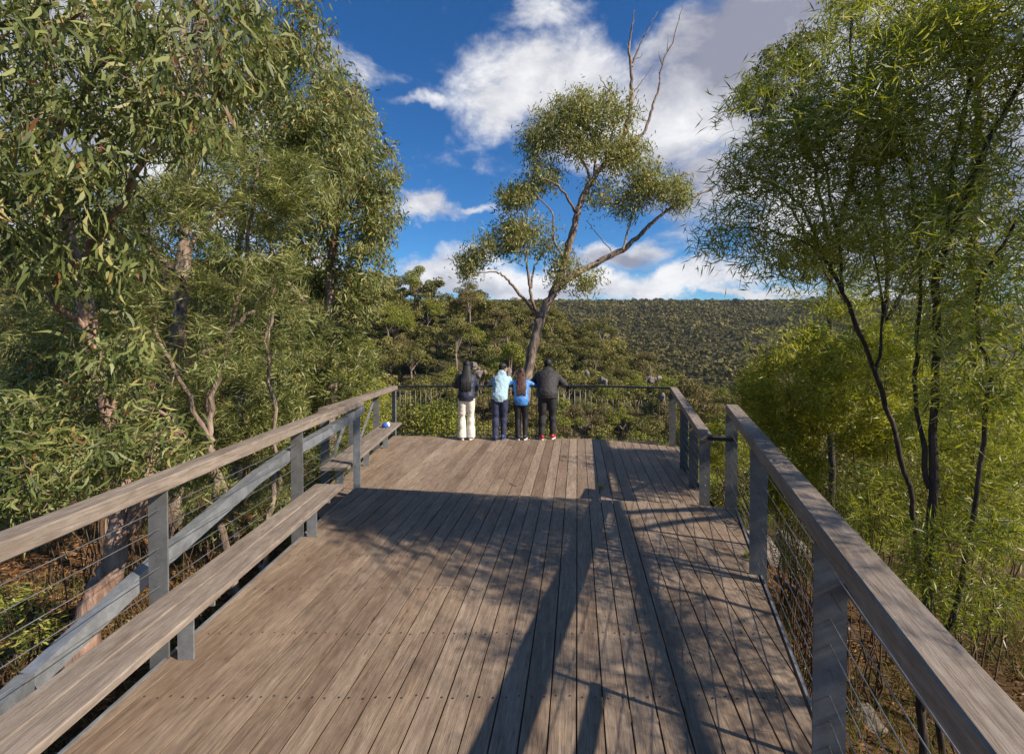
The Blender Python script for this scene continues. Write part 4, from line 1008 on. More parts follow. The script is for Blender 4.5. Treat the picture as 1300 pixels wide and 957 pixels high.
# rocks
def rock(px, py, D, s, label, group=None, z=None, sq=.7):
    rs = np.random.default_rng(int(px * 7 + py)); bm = bmesh.new(); far_ = D > 20
    for q_ in range(6 if far_ else 1):
        b2 = bmesh.ops.create_icosphere(bm, subdivisions=3, radius=1)['verts']
        pl = unit(rs.normal(size=(11, 3)) * ([1, 1, .35] if far_ else [1, 1, 1])); of = np.array([np.clip(rs.normal(), -1, 1) * .85, np.clip(rs.normal(), -1, 1) * .4, np.clip(rs.normal(), -1, 1) * .25]) if far_ else np.zeros(3); sc_ = rs.uniform(.7, 1.0) if far_ else 1
        for v in b2:
            c = np.array(v.co[:])
            for q in pl:
                dd = c @ q
                if dd > .55: c = c - q * (dd - .55)
            c = c * (1 + rs.normal() * .02) * sc_ * ([1.0, .8, .85] if far_ else [1, 1, 1]) + of
            v.co = Vector(c)
    me = bpy.data.meshes.new('boulder'); bm.to_mesh(me); bm.free()
    p = U(px, py, D); gz = float(ground(p[0], p[1]))
    o = link('boulder', me, None, M['rock']); o.location = (p[0], p[1], gz + s * sq * .25 if z is None else z); o.scale = (s * rs.uniform(.8, 1.4), s * rs.uniform(.8, 1.2), s * sq)
    o.rotation_euler = (rs.normal() * .2, rs.normal() * .2, rs.random() * 6)
    tag(o, label, 'rock', group)
for i, (px, py, D, s) in enumerate([(575, 432, 150, 3.4), (590, 428, 152, 3.0), (603, 462, 120, 2.6), (612, 470, 118, 2.2), (560, 436, 148, 2.4), (640, 470, 116, 2.4), (590, 470, 120, 2.0), (505, 440, 140, 2.5), (520, 452, 130, 2.2),
                                   (745, 470, 100, 1.7), (765, 478, 95, 1.9), (830, 478, 90, 1.8), (842, 500, 80, 1.7)]):
    p = U(px, py, D); gz = float(ground(p[0], p[1]))
    side = 'left of the people' if px < 580 else ('behind the people' if px < 720 else 'right of the people')
    rock(px, py, D, s * .48, 'pale granite outcrop in the scrub on the near spur, %s' % side, 'granite outcrops %s' % side, z=p[2] - s * .38, sq=1.0)
rock(1098, 812, 4.4, .22, 'small pale rock on the ground outside the right handrail'); rock(1060, 830, 4.6, .16, 'smaller dark-sided stone beside the pale rock at right')
rock(975, 668, 8.2, .5, 'grey boulder below the right side of the platform'); rock(1003, 676, 8.6, .4, 'second grey boulder lying right of its larger neighbour')
# fallen log right
g_ = G(991, 740, -1.45)
o = MB().tube([G(985, 733, -1.5), G(1010, 750, -1.48), G(1045, 780, -1.42), G(1080, 800, -1.45)], [.05, .055, .05, .03], 8).build('fallen_log', M['bark']); tag(o, 'thin fallen log lying on the ground outside the right handrail', 'log')
o = MB().tube([G(318 - 40, 690, -1.0), G(318, 700, -.9), G(350, 745, -.85)], [.03, .035, .025], 7).build('fallen_log', M['bark']); tag(o, 'pale fallen branch in the leaf litter behind the left bench', 'log')

# ground cover near the platform
def litter(n, x0, x1, y0, y1, L, W, mat, name, label, up=.15, cat='leaf litter'):
    x = rng.uniform(x0, x1, n); y = rng.uniform(y0, y1, n); z = ground(x, y) + .01 + rng.random(n) * .03
    d = rng.normal(size=(n, 3)); d[:, 2] = np.abs(d[:, 2]) * up; d = unit(d)
    V, Fl, t_ = leaves(np.stack([x, y, z], 1), d, L * rng.uniform(.5, 1.3, n), W * rng.uniform(.6, 1.2, n), np.clip(rng.normal(.5, .25, n), 0, 1), .3)
    tag(link(name, np_mesh(name, V, Fl, t_), None, mat), kind='stuff', label=label, cat=cat)
litter(42000, -7.5, -1.6, .3, 9, .11, .02, M['litter'], 'leaf_litter', 'orange-brown fallen leaves covering the ground under the left bench')
litter(16000, 1.0, 7, .5, 8, .10, .016, M['litter'], 'leaf_litter', 'dry fallen leaves on the ground outside the right railing')
n = 26000
x = np.concatenate([rng.uniform(1.6, 8, n), rng.uniform(-9, -2.6, n // 2)]); y = np.concatenate([rng.uniform(.8, 11, n), rng.uniform(.5, 10, n // 2)])
k = (vnoise(x, y, .7, 9) > -.1); x, y = x[k], y[k]; n = len(x)
d = unit(np.stack([rng.normal(size=n) * .45, rng.normal(size=n) * .45, np.ones(n)], 1))
V, Fl, t_ = leaves(np.stack([x, y, ground(x, y)], 1), d, rng.uniform(.15, .42, n), .007, np.clip(rng.normal(.5, .3, n), 0, 1), .5)
tag(link('grass', np_mesh('grass', V, Fl, t_), None, M['grass']), kind='stuff', label='dry tussock grass on the ground around the platform', cat='grass')
# bare tangled twigs outside the right rail
tt = Tree('bare_shrub', at_ground(1030, 760, 4.8), 'leafless tangle of thin brown twigs outside the right deck edge', 'shrub')
for k in range(60):
    a_ = (1030 + random.uniform(-30, 60), 900, 4.4 + random.uniform(-.4, .8)); b_ = (a_[0] + random.uniform(-60, 60), random.uniform(600, 780), a_[2] + random.uniform(-.4, .4))
    tt.limb([a_, ((a_[0] + b_[0]) / 2 + random.uniform(-25, 25), (a_[1] + b_[1]) / 2, a_[2]), b_], .007, .002, 4, .02, sub=4)
tt.finish(M['twig'], None)
tt = Tree('bare_shrub', at_ground(230, 700, 4.6), 'leafless brown twigs rising behind the left railing posts', 'shrub')
for k in range(45):
    a_ = (random.uniform(20, 260), 860, 4.4 + random.uniform(-.4, 1.4)); b_ = (a_[0] + random.uniform(-60, 60), random.uniform(540, 720), a_[2] + random.uniform(-.4, .4))
    tt.limb([a_, ((a_[0] + b_[0]) / 2 + random.uniform(-25, 25), (a_[1] + b_[1]) / 2, a_[2]), b_], .008, .003, 4, .02, sub=4)
tt.finish(M['twig'], None)

# weeds, twig and bag on the deck
def tuft(px, py, z, n, label):
    p = G(px, py, z); b = p + np.stack([rng.normal(size=n) * .010, rng.normal(size=n) * .015, np.zeros(n)], 1)
    V, Fl, t_ = leaves(b, unit(rng.normal(size=(n, 3)) * .6 + np.array([0, 0, 1])), .06, .007, np.clip(rng.normal(.6, .2, n), 0, 1))
    o = link('weed', np_mesh('weed', V, Fl, t_), None, M['wattle']); tag(o, label, 'plant')
tuft(763, 620, .0, 50, 'small green weed growing between boards of the lower deck beside the step')
tuft(950, 707, STEP, 60, 'small green weed at the right edge of the upper deck')
o = MB().tube([G(647, 613, .006), G(652, 616, .008), G(656, 617, .006)], .004, 5).build('twig', M['twig']); tag(o, 'small brown twig lying on the sunny boards of the lower deck', 'twig')
o = None
bm = bmesh.new(); bmesh.ops.create_icosphere(bm, subdivisions=3, radius=1)
for v in bm.verts:
    c = v.co; k = 1 + .14 * math.sin(c.x * 7 + c.y * 5) * math.cos(c.z * 6 + c.x * 3); v.co = Vector((c.x * .10 * k, c.y * .08 * k, max(c.z, -.62) * .075 * k))
me = bpy.data.meshes.new('bag'); bm.to_mesh(me); bm.free()
for p_ in me.polygons: p_.use_smooth = True
bag = empty('bag', (-2.42, 8.65, .45)); tag(bag, 'small crumpled blue and white bag on the far bench', 'bag'); bag.scale = (.62, .62, .75); LOCAL[0] = True
o = link('bag_body', me, bag, plain('blue_cloth', (.03, .10, .42), .7)); o.location = (0, 0, .047)
o = link('bag_flap', me.copy(), bag); o.data.materials.clear(); o.data.materials.append(plain('white_cloth', (.7, .72, .75), .7)); o.location = (.07, .05, .062); o.scale = (.7, .8, .95)
LOCAL[0] = False

# ------------------------------------------------------------------ people
def ellring(c, a, b, ax, az, n=20):
    return [c + a * math.cos(2 * math.pi * i / n) * ax + b * math.sin(2 * math.pi * i / n) * az for i in range(n)]
def loft(mb, secs, n=20):
    "secs: (centre, half width x, half depth y, tilt) rings perpendicular to the local path"
    P = [np.array(s[0], float) for s in secs]; V = []
    for i, s in enumerate(secs):
        T = P[min(i + 1, len(P) - 1)] - P[max(i - 1, 0)]; T /= np.linalg.norm(T)
        ax = np.array(s[3], float) if len(s) > 3 else np.array([1, 0, 0.]); ax = ax - T * (ax @ T); ax /= np.linalg.norm(ax); ay = np.cross(T, ax)
        V += ellring(P[i], s[1], s[2], ax, ay, n)
    Fs = [(i * n + j, i * n + (j + 1) % n, (i + 1) * n + (j + 1) % n, (i + 1) * n + j) for i in range(len(P) - 1) for j in range(n)]
    Fs += [tuple(range(n))[::-1], tuple(range(len(V) - n, len(V)))]
    mb.add(V, Fs, None, True)
ctex = bpy.data.textures.new('folds', 'CLOUDS'); ctex.noise_scale = .07; ctex.noise_depth = 2
def folds(o, s):
    d = o.modifiers.new('folds', 'DISPLACE'); d.texture = ctex; d.strength = s; d.texture_coords = 'GLOBAL'; d.mid_level = .5
def remesh(o, vs=.01, it=6, f=.5):
    m = o.modifiers.new('join', 'REMESH'); m.mode = 'VOXEL'; m.voxel_size = vs; m.use_smooth_shade = True
    s = o.modifiers.new('soft', 'SMOOTH'); s.iterations = it; s.factor = f
def interp_path(pts, n):
    pts = [np.array(p, float) for p in pts]; out = []
    for i in range(len(pts) - 1):
        for j in range(n): out.append(pts[i] + (pts[i + 1] - pts[i]) * j / n)
    out.append(pts[-1]); return out
def person(px, D, ht, label, jc, tc, sc, sole, hairc, long_hair, yaw=0., bulk=1., lean=.2, quilt=0., jl=.0, head_turn=0., head_drop=0., elbow=.33, hood=False, stance=.10, flare=0., step=0., trw=1., hairw=1.):
    X = (px - 650) / F * D; k = ht / 1.68
    root = empty('person', (X, D, 0), yaw); tag(root, label, 'person', 'people at the balustrade'); LOCAL[0] = True
    hip = np.array([0, 0, .90 * k]); lean_y = lean
    waist = np.array([0, .03 + lean_y * .2, 1.04 * k]); chest = np.array([0, lean_y * .75, 1.27 * k - lean * .10]); sh = np.array([0, lean_y * 1.05, 1.40 * k - lean * .16]); neck = np.array([0, lean_y * 1.25, 1.46 * k - lean * .16])
    head = neck + np.array([math.sin(head_turn) * .02, .03 + .05 * lean, (.135 - head_drop) * k])
    railz = 1.10; 
    # clothes
    def legs(mb, ex, top=True, dn=.07):
        for s in (-1, 1):
            off = step * s
            h = np.array([s * .085 * k, 0, .90 * k]); kn = np.array([s * (.085 + stance * .2) * k, .035 + off * .5, .49 * k]); an = np.array([s * (.07 + stance * .45) * k, -.02 + off, dn])
            pts = interp_path([h, kn, an], 5); m = len(pts) - 1
            secs = []
            for i, p in enumerate(pts):
                t_ = i / m; r = np.interp(t_, [0, .25, .5, .65, .9, 1], [.098, .088, .064, .064, .052, .052]) * trw + ex
                r += flare * max(0, t_ - .55) * .10 + (.009 * math.sin(i * 2.3 + s) * (t_ > .3) if ex > 0 and trw > .9 else 0)
                secs.append((p, r * k, r * 1.05 * k))
            loft(mb, secs, 18)
        loft(mb, [((0, 0, .80 * k), .13 * k, .09 * k), ((0, 0, .86 * k), (.165 + ex) * k, (.115 + ex) * k), ((0, .01, .93 * k), (.150 + ex * .5) * k, (.100 + ex * .5) * k), ((0, .03, .97 * k), (.13) * k, (.085) * k)], 24)
    def arm_pts(s):
        S = sh + np.array([s * .165 * k, 0, -.02]); E = np.array([s * elbow, lean_y * 1.0 + .12, railz + .10]); Wp = np.array([s * .10, .36, railz + .045])
        return S, E, Wp
    yr = 10.0 - D   # rail distance ahead
    def arm_pts(s):
        S = sh + np.array([s * .165 * k, 0, -.03]); E = np.array([s * elbow * .92, max(sh[1] + .02, yr - .17), railz + .0]); Wp = np.array([s * elbow * .35, yr + .05, railz + .075]); return S, E, Wp
    # body (skin): one continuous mesh
    mb = MB(); legs(mb, -.012, dn=.05)
    loft(mb, [(waist - (0, .01, .12), .13 * k, .09 * k), (waist, .12 * k, .085 * k), (chest, .15 * k, .095 * k), (sh, .145 * k, .07 * k), (neck - (0, 0, .02), .058 * k, .055 * k), (head - (0, 0, .08), .05 * k, .052 * k)], 20)
    ct, st = math.cos(head_turn), math.sin(head_turn)
    fw = np.array([st, ct, 0]); sd = np.array([ct, -st, 0])
    loft(mb, [(head + (0, 0, z) + fw * fo, w * k, d * k, sd) for z, w, d, fo in [(-.115, .03, .03, .035), (-.10, .048, .055, .03), (-.07, .060, .078, .015), (-.02, .071, .092, 0), (.03, .075, .097, -.003), (.07, .068, .088, -.006), (.10, .045, .058, -.006), (.112, .012, .015, -.006)]], 22)
    loft(mb, [(head + fw * .085 + (0, 0, .012), .007, .007, sd), (head + fw * .105 + (0, 0, -.02), .013, .012, sd), (head + fw * .088 + (0, 0, -.032), .012, .01, sd)], 8)
    for s in (-1, 1):
        e = head + sd * s * .073 + (0, 0, -.012); loft(mb, [(e - (0, 0, .028), .005, .010), (e, .009, .018), (e + (0, 0, .026), .006, .014)], 8)
        S, E, Wp = arm_pts(s); loft(mb, [(S, .045 * k, .045 * k), (E, .036, .036), (Wp, .026, .022)], 12)
        hd = unit(np.array([-s * .55, .75, -.1])); sdh = unit(np.cross(hd, np.array([0, 0, 1.])))
        pm = Wp + hd * .075; loft(mb, [(Wp, .024, .018, sdh), (Wp + hd * .04, .038, .016, sdh), (pm, .040, .014, sdh)], 12)
        for q in range(4):
            a0 = pm + sdh * (q - 1.5) * .02; L_ = [.062, .072, .068, .052][q]
            m_ = a0 + hd * L_ * .55 + np.array([0, 0, -.004]); e_ = a0 + hd * L_ * .9 + np.array([0, .0, -.022])
            loft(mb, [(a0 - hd * .01, .0085, .0085, sdh), (m_, .008, .008, sdh), (e_, .0065, .0065, sdh)], 8)
        th = Wp + hd * .02 + sdh * (-s) * .0 - sdh * s * .03; loft(mb, [(Wp + hd * .02, .011, .011, sdh), (th + hd * .03 - sdh * s * .012, .0095, .0095, sdh), (th + hd * .06 - sdh * s * .014, .007, .007, sdh)], 8)
    body = mb.build('body', M['skin'], root); remesh(body, .0065, 3)
    for s in (-1, 1):
        em = MB(); ep = head + fw * .082 + sd * s * .030 + (0, 0, .018); em.tube([ep, ep + fw * .009], [.010, .006], 8); em.build('eye', M['dark'], root)
    mm = MB(); mp = head + fw * .084 + (0, 0, -.058); mm.tube([mp - sd * .02, mp + fw * .007, mp + sd * .02], [.003, .006, .003], 6); mm.build('mouth', M['lip'], root)
    # jacket
    mb = MB(); top = []
    zb0 = (.84 - jl) * k
    keys = [(np.array([0, .0, zb0]), .175, .13), (np.array([0, .0, .93 * k]), .180, .140), (waist, .170, .140), ((waist + chest) / 2, .182, .140), (chest, .195, .138), (sh - (0, 0, .02), .180, .110), (sh + (0, .02, .035), .105, .085), (neck + (0, 0, .0), .066, .068), (neck + (0, .01, .035), .064, .066)]
    secs = []
    for i in range(len(keys) - 1):
        for j in range(8):
            t_ = j / 8; secs.append((keys[i][0] * (1 - t_) + keys[i + 1][0] * t_, keys[i][1] * (1 - t_) + keys[i + 1][1] * t_, keys[i][2] * (1 - t_) + keys[i + 1][2] * t_))
    secs.append(keys[-1]); out = []
    for c, a_, b_ in secs:
        qv = 1 + (quilt * (abs(math.sin(c[2] * math.pi / (.062 if quilt < .07 else .105))) ** .6 - .6) if (quilt and c[2] < sh[2] - .02) else 0) + (.012 * math.sin(c[2] * 60) if not quilt else 0)
        out.append((c, a_ * k * bulk * qv, b_ * k * bulk * qv))
    loft(mb, out, 28)
    for s in (-1, 1):
        S, E, Wp = arm_pts(s); pts = interp_path([S - np.array([s * .04, 0, -.01]), E, Wp + (Wp - E) * -.12], 9); m = len(pts) - 1; ss = []
        for i, p in enumerate(pts):
            t_ = i / m; r = np.interp(t_, [0, .2, .5, 1], [.074, .068, .056, .042]) * (bulk ** 1.2)
            r *= 1 + (quilt * (1 if i % 2 else -1) * .8) + (0 if quilt else .05 * math.sin(i * 2.1))
            ss.append((p, r * k, r * k, (0, .3, 1)))
        loft(mb, ss, 16)
    if hood:
        loft(mb, [(neck + (0, -.075, -.11), .06, .03), (neck + (0, -.10, -.06), .105, .05), (neck + (0, -.085, .0), .115, .055), (neck + (0, -.05, .035), .09, .06), (neck + (0, -.02, .05), .06, .05)], 18)
    else:
        loft(mb, [(neck + (0, -.005, -.02), .078, .078), (neck + (0, 0, .05), .072, .074)], 18)
    jk = mb.build('jacket', jc, root); remesh(jk, .009, 3); folds(jk, .018 if quilt else .03)
    mb = MB(); legs(mb, .012, dn=.045 if flare else .085); tr_ = mb.build('trousers', tc, root); remesh(tr_, .010, 4); folds(tr_, .012 if trw > .9 else .008)
    for s in (-1, 1):
        off = step * s; an = np.array([s * (.07 + stance * .45) * k, -.02 + off, 0]); ca, sa_ = math.cos(s * .22), math.sin(s * .22)
        fd = np.array([sa_, ca, 0]); sx_ = np.array([ca, -sa_, 0])
        mb = MB(); ss = [(an + fd * y_ + (0, 0, z_), w_, h_, sx_) for y_, z_, w_, h_ in [(-.085, .05, .018, .03), (-.07, .055, .036, .045), (-.02, .065, .040, .055), (.04, .055, .043, .045), (.10, .045, .046, .034), (.15, .040, .040, .026), (.175, .036, .015, .014)]]
        loft(mb, ss, 14); loft(mb, [(an + (0, -.02, .05), .042, .05), (an + (0, -.02, .11), .044, .05)], 14)
        sh_ = mb.build('shoe', sc, root); remesh(sh_, .008, 2)
        mb = MB(); ol = []
        for t_ in np.linspace(0, 2 * math.pi, 24, endpoint=False):
            yy = .045 + .132 * math.cos(t_); ww = (.042 + .006 * math.cos(t_)) * math.sin(t_); ol.append(an + fd * yy + sx_ * ww)
        V = [p + np.array([0, 0, .002]) for p in ol] + [p + np.array([0, 0, .026]) for p in ol]
        mb.add(V, [tuple(range(24))[::-1], tuple(range(24, 48))] + [(i, (i + 1) % 24, 24 + (i + 1) % 24, 24 + i) for i in range(24)]); mb.build('sole', sole, sh_)
    # hair
    mb = MB()
    loft(mb, [(head + (0, 0, z) - fw * b_, w * k, d * k, sd) for z, w, d, b_ in [(-.075, .05, .035, .055), (-.04, .075, .075, .030), (.0, .083, .090, .022), (.045, .085, .100, .012), (.085, .076, .094, .008), (.115, .052, .064, .006), (.130, .015, .02, .006)]], 24)
    if long_hair:
        yb = lambda z: float(np.interp(z, [waist[2], chest[2], sh[2], neck[2]], [waist[1] - .125 * bulk, chest[1] - .15 * bulk, sh[1] - .125 * bulk, neck[1] - .09]))
        z0 = head[2] + .02; z1 = z0 - long_hair; ss = []
        for i in range(9):
            z = z0 + (z1 - z0) * i / 8; y_ = min(yb(z), head[1] - .05) if z < neck[2] + .04 else head[1] - .075
            w = np.interp(i, [0, 2, 4, 6, 8], [.080, .092, .110, .105, .07]) * hairw
            ss.append(((0, y_, z), w, np.interp(i, [0, 3, 8], [.05, .045, .02])))
        loft(mb, ss, 20)
        for q in range(110):   # strands
            x0 = random.uniform(-.9, .9); pts = []
            for i in range(7):
                z = z0 + (z1 - z0 - .02 + (.06 * math.sin(q * 1.7) + .05 * math.sin(q * 5.1))) * i / 6; y_ = (min(yb(z), head[1] - .05) if z < neck[2] + .04 else head[1] - .075) - .03 - .012 * random.random()
                w = np.interp(i, [0, 1.5, 3, 4.5, 6], [.07, .088, .112, .118, .10]) * hairw
                pts.append((x0 * w + random.uniform(-.006, .006), y_ + .035 * x0 * x0, z))
            mb.tube(pts, [.004, .007, .008, .008, .007, .005, .001], 5)
    else:
        for q in range(70):
            u = unit(rng.normal(size=3)); u[2] = abs(u[2]) * .9 - .15
            c = head + np.array([u[0] * .080, u[1] * .095 - .012, .03 + u[2] * .098]); mb.tube([c, c + u * .010 + np.array([0, -.004, -.018])], [.006, .002], 4)
    mb.build('hair', hairc, root)
    LOCAL[0] = False
    return root
M['skin'] = plain('skin', (.50, .29, .20), .5, .08, 20, .05); M['skin'].node_tree.nodes['Principled BSDF'].inputs['Subsurface Weight'].default_value = .1
M['dark'] = plain('dark_eye', (.01, .01, .01), .3); M['lip'] = plain('lip', (.35, .12, .10), .5)
black_h = plain('black_hair', (.012, .010, .010), .62, .4, 60, .4)
m, nt, bs = newmat('auburn_hair')
tc_ = nt.nodes.new('ShaderNodeTexCoord').outputs['Object']
nn_ = noise(nt, mapping(nt, tc_, (70, 70, 2)), 1.0, 3, .6)
nt.links.new(ramp(nt, [(.40, (.010, .006, .005)), (.5, (.045, .016, .010)), (.60, (.15, .05, .022)), (.70, (.22, .14, .16))], nn_.outputs[0]).outputs[0], bs.inputs['Base Color']); bs.inputs['Roughness'].default_value = .6
aub = m
sole_w = plain('white_sole', (.75, .74, .72), .6)
person(592, 9.62, 1.64, 'person with long black hair, navy puffer jacket and flared cream trousers', plain('navy_puffer', (.018, .02, .042), .6, .3, 40), plain('cream_cloth', (.72, .66, .56), .85, .06, 12), plain('white_shoe', (.75, .72, .68), .6), sole_w, black_h, .50, yaw=.05, bulk=1.05, lean=.16, quilt=.03, jl=-.0, elbow=.25, stance=.05, flare=1.0, trw=.95)
person(634, 9.60, 1.62, 'person in pale blue hooded sweatshirt and navy trousers, head turned right', plain('pale_blue_fleece', (.36, .50, .56), .9, .08, 30), plain('navy_cloth', (.030, .034, .075), .8, .25, 14), plain('blue_shoe', (.03, .05, .16), .6), plain('dark_sole', (.05, .06, .12), .6), black_h, 0, yaw=-.12, bulk=1.0, lean=.32, hood=True, head_turn=.85, head_drop=.02, jl=.0, elbow=.30, stance=.02, step=.05)
person(662, 9.62, 1.50, 'person with long auburn hair, bright blue jacket and black leggings', plain('blue_puffer', (.06, .22, .55), .5, .15, 30), plain('black_leggings', (.012, .012, .014), .6), plain('black_shoe', (.02, .02, .02), .6), sole_w, aub, .44, yaw=0.0, bulk=1.0, lean=.22, quilt=.02, jl=.02, elbow=.34, head_drop=.02, stance=.03, trw=.88, hairw=1.0)
person(695, 9.66, 1.72, 'person in bulky black puffer jacket, dark trousers and red shoes', plain('black_puffer', (.030, .026, .026), .72, .3, 30), plain('charcoal_cloth', (.022, .020, .022), .75, .3, 14), plain('red_shoe', (.42, .02, .025), .5), sole_w, black_h, 0, yaw=-.10, bulk=1.24, lean=.36, quilt=.05, jl=-.02, elbow=.42, head_drop=.02, stance=.10, step=.05, trw=1.05)

# ------------------------------------------------------------------ light and sky
sd_ = bpy.data.lights.new('sun', 'SUN'); sd_.energy = 5.0; sd_.angle = R(.53); sd_.color = (1, .91, .785)
so = bpy.data.objects.new('sun', sd_); col.objects.link(so)
so.rotation_euler = Vector(-SUN).to_track_quat('-Z', 'Y').to_euler()
w = bpy.data.worlds.new('World'); scn.world = w; w.use_nodes = True; nt = w.node_tree
bg = nt.nodes['Background']; bg.inputs['Strength'].default_value = 0.052
sky = nt.nodes.new('ShaderNodeTexSky'); sky.sky_type = 'NISHITA'; sky.sun_disc = False
sky.sun_elevation = math.asin(SUN[2]); sky.sun_rotation = math.atan2(SUN[0], SUN[1]); sky.ozone_density = 3.0; sky.dust_density = .3; sky.air_density = .9; sky.altitude = 300
tcw = nt.nodes.new('ShaderNodeTexCoord').outputs['Generated']
sep = nt.nodes.new('ShaderNodeSeparateXYZ'); nt.links.new(tcw, sep.inputs[0])
def mth(op, a, b=None, c=None, clampit=False):
    n_ = nt.nodes.new('ShaderNodeMath'); n_.operation = op; n_.use_clamp = clampit
    for i, v in enumerate((a, b, c)):
        if v is None: continue
        if isinstance(v, (int, float)): n_.inputs[i].default_value = v
        else: nt.links.new(v, n_.inputs[i])
    return n_.outputs[0]
az = mth('ARCTAN2', sep.outputs[0], sep.outputs[1]); el = mth('ARCSINE', sep.outputs[2])
# soft warp so the cloud outlines billow
wn = noise(nt, tcw, 5.0, 6, .6); ws = nt.nodes.new('ShaderNodeSeparateColor'); nt.links.new(wn.outputs['Color'], ws.inputs[0])
azw = mth('ADD', az, mth('MULTIPLY', mth('SUBTRACT', ws.outputs[0], .5), .20)); elw = mth('ADD', el, mth('MULTIPLY', mth('SUBTRACT', ws.outputs[1], .5), .16))
cv = nt.nodes.new('ShaderNodeCombineXYZ'); nt.links.new(azw, cv.inputs[0]); nt.links.new(elw, cv.inputs[1])
def pxae(px, py):
    r = unit(ray(px, py)); return math.atan2(r[0], r[1]), math.asin(r[2])
def blobs(lst):
    acc = None
    for (px, py, ax_, ay_, s_) in lst:
        a0, e0_ = pxae(px, py); a1, _ = pxae(px + ax_, py); a2, _ = pxae(px - ax_, py); _, e1_ = pxae(px, py + ay_); _, e2_ = pxae(px, py - ay_)
        ra = abs(a1 - a2) / 2; re = abs(e1_ - e2_) / 2
        vm = nt.nodes.new('ShaderNodeVectorMath'); vm.operation = 'SUBTRACT'; nt.links.new(cv.outputs[0], vm.inputs[0]); vm.inputs[1].default_value = (a0, e0_, 0)
        v2 = nt.nodes.new('ShaderNodeVectorMath'); v2.operation = 'DIVIDE'; nt.links.new(vm.outputs[0], v2.inputs[0]); v2.inputs[1].default_value = (ra, re, 1)
        v3 = nt.nodes.new('ShaderNodeVectorMath'); v3.operation = 'LENGTH'; nt.links.new(v2.outputs[0], v3.inputs[0])
        o_ = mth('MULTIPLY', mth('SUBTRACT', 1.35, v3.outputs['Value'], clampit=True), s_)
        acc = o_ if acc is None else mth('MAXIMUM', acc, o_)
    return acc
dens = blobs([(720, 105, 120, 70, 1), (640, 140, 75, 45, .9), (830, 150, 130, 90, 1), (960, 110, 160, 130, 1), (980, 20, 110, 60, 1), (860, 60, 70, 50, .75), (690, 20, 60, 30, .6),
              (550, 270, 46, 22, .95), (598, 268, 20, 7, .6), (445, 78, 60, 26, .55), (530, 132, 40, 12, .5), (420, 60, 30, 16, .5),
              (560, 350, 90, 24, 1), (700, 358, 150, 26, 1), (850, 355, 120, 24, 1), (600, 330, 80, 12, .6), (785, 315, 60, 18, .85), (960, 372, 120, 7, .8), (900, 240, 90, 70, .8),
              (1150, 200, 230, 260, 1), (1100, 0, 200, 80, 1), (150, 120, 210, 150, .95), (60, 300, 150, 60, .9), (380, 330, 100, 30, .8), (250, 250, 120, 60, .6), (1000, 290, 60, 30, .7)])
fb = noise(nt, mapping(nt, tcw, (1, 1, 1.7)), 6.8, 12, .63, .25)
fb2 = noise(nt, mapping(nt, tcw, (1, 1, 2.0)), 2.6, 6, .55, .2)
# clouds elsewhere in the sky, away from the photographed part
gen = mth('MULTIPLY', mth('SUBTRACT', fb2.outputs[0], .50), 4.0, clampit=True)
front = mth('MULTIPLY', mth('SUBTRACT', sep.outputs[1], .1), 3.0, clampit=True)
gen = mth('MULTIPLY', mth('MULTIPLY', gen, .45), mth('SUBTRACT', 1.0, front))
dens = mth('MAXIMUM', dens, gen)
cl = mth('ADD', mth('MULTIPLY', dens, 1.35), mth('MULTIPLY', mth('SUBTRACT', fb.outputs[0], .5), 2.3))
mr = nt.nodes.new('ShaderNodeMapRange'); mr.interpolation_type = 'SMOOTHSTEP'; mr.inputs[1].default_value = .12; mr.inputs[2].default_value = 1.12; nt.links.new(cl, mr.inputs[0])
cover = mth('MULTIPLY', mr.outputs[0], mth('GREATER_THAN', sep.outputs[2], -.02))
dark = blobs([(950, 50, 120, 90, .78), (1010, 150, 110, 80, .6), (780, 318, 70, 16, .8), (870, 120, 60, 60, .35), (1200, 250, 200, 200, .8), (610, 365, 160, 14, .45), (860, 240, 80, 60, .5), (60, 150, 120, 150, .6)])
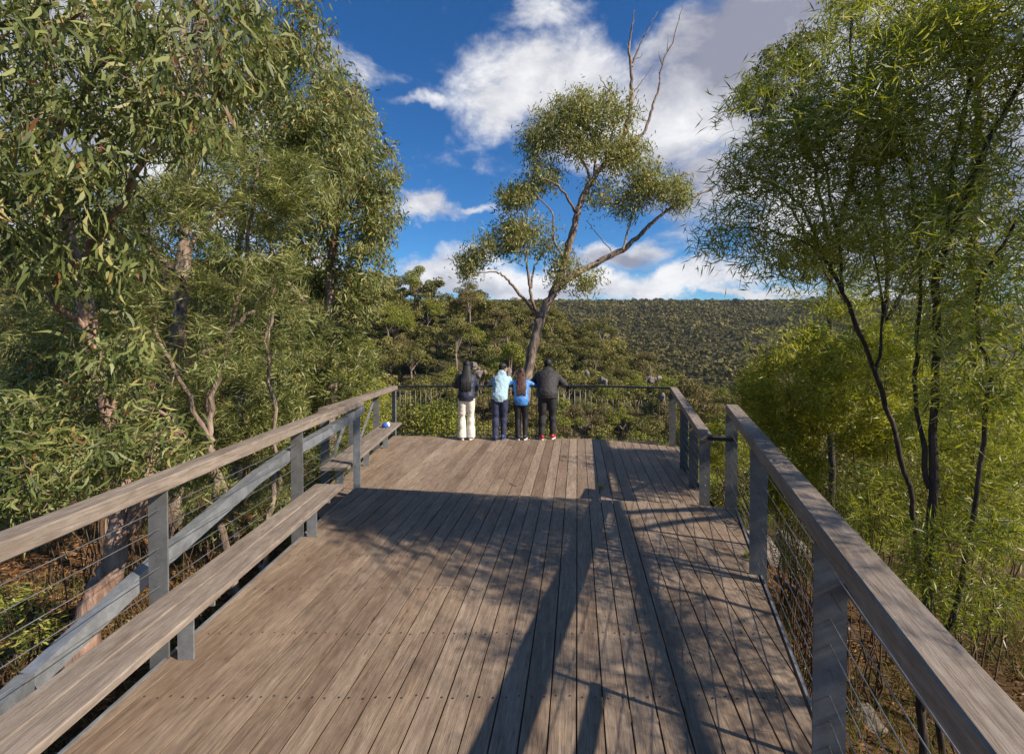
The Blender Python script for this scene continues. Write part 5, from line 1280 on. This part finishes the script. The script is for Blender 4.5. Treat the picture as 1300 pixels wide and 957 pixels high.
shade = mth('ADD', mth('MULTIPLY', dark, 1.15), mth('MULTIPLY', mth('SUBTRACT', fb2.outputs[0], .45), 1.7)); 
thick = mth('MULTIPLY', mth('SUBTRACT', cl, .5), .5)
crn = ramp(nt, [(0.0, (13.5, 13.4, 13.5)), (.4, (9.2, 9.3, 10.0)), (1.0, (4.3, 4.4, 5.5))], mth('ADD', shade, mth('MULTIPLY', mth('SUBTRACT', .55, fb.outputs[0]), 1.9), clampit=True)).outputs[0]
# deepen the blue of the clear sky
hs = nt.nodes.new('ShaderNodeHueSaturation'); hs.inputs['Saturation'].default_value = 1.22; hs.inputs['Value'].default_value = 1.55; hs.inputs['Hue'].default_value = .5; nt.links.new(sky.outputs[0], hs.inputs['Color'])
skc = mixc(nt, 1.0, hs.outputs[0], (.52, .94, 1.18), 'MULTIPLY')
nt.links.new(mixc(nt, mth('MULTIPLY', cover, .96), skc, crn), bg.inputs['Color'])

scn.view_settings.view_transform = 'Standard'; scn.view_settings.look = 'None'; scn.view_settings.gamma = 1; scn.view_settings.use_curve_mapping = False
scn.view_settings.exposure = 0.52
scn.render.engine = 'CYCLES'
scn.cycles.max_bounces = 6; scn.cycles.transparent_max_bounces = 8; scn.cycles.diffuse_bounces = 3; scn.cycles.glossy_bounces = 2

# the air of the valley
if True:
    bm = bmesh.new(); bmesh.ops.create_cube(bm, size=1)
    me = bpy.data.meshes.new('haze'); bm.to_mesh(me); bm.free()
    hz = link('haze', me); hz.location = (0, 0, 40); hz.scale = (18400, 18400, 560)
    tag(hz, kind='stuff', label='thin pale air between the lookout and the far hills')
    m = bpy.data.materials.new('haze'); m.use_nodes = True; nt = m.node_tree; nt.nodes.remove(nt.nodes['Principled BSDF'])
    pv = nt.nodes.new('ShaderNodeVolumePrincipled'); pv.inputs['Color'].default_value = (.78, .84, .95, 1); pv.inputs['Density'].default_value = .000045; pv.inputs['Anisotropy'].default_value = .2
    nt.links.new(pv.outputs[0], nt.nodes['Material Output'].inputs['Volume']); me.materials.append(m)
    scn.cycles.volume_bounces = 0
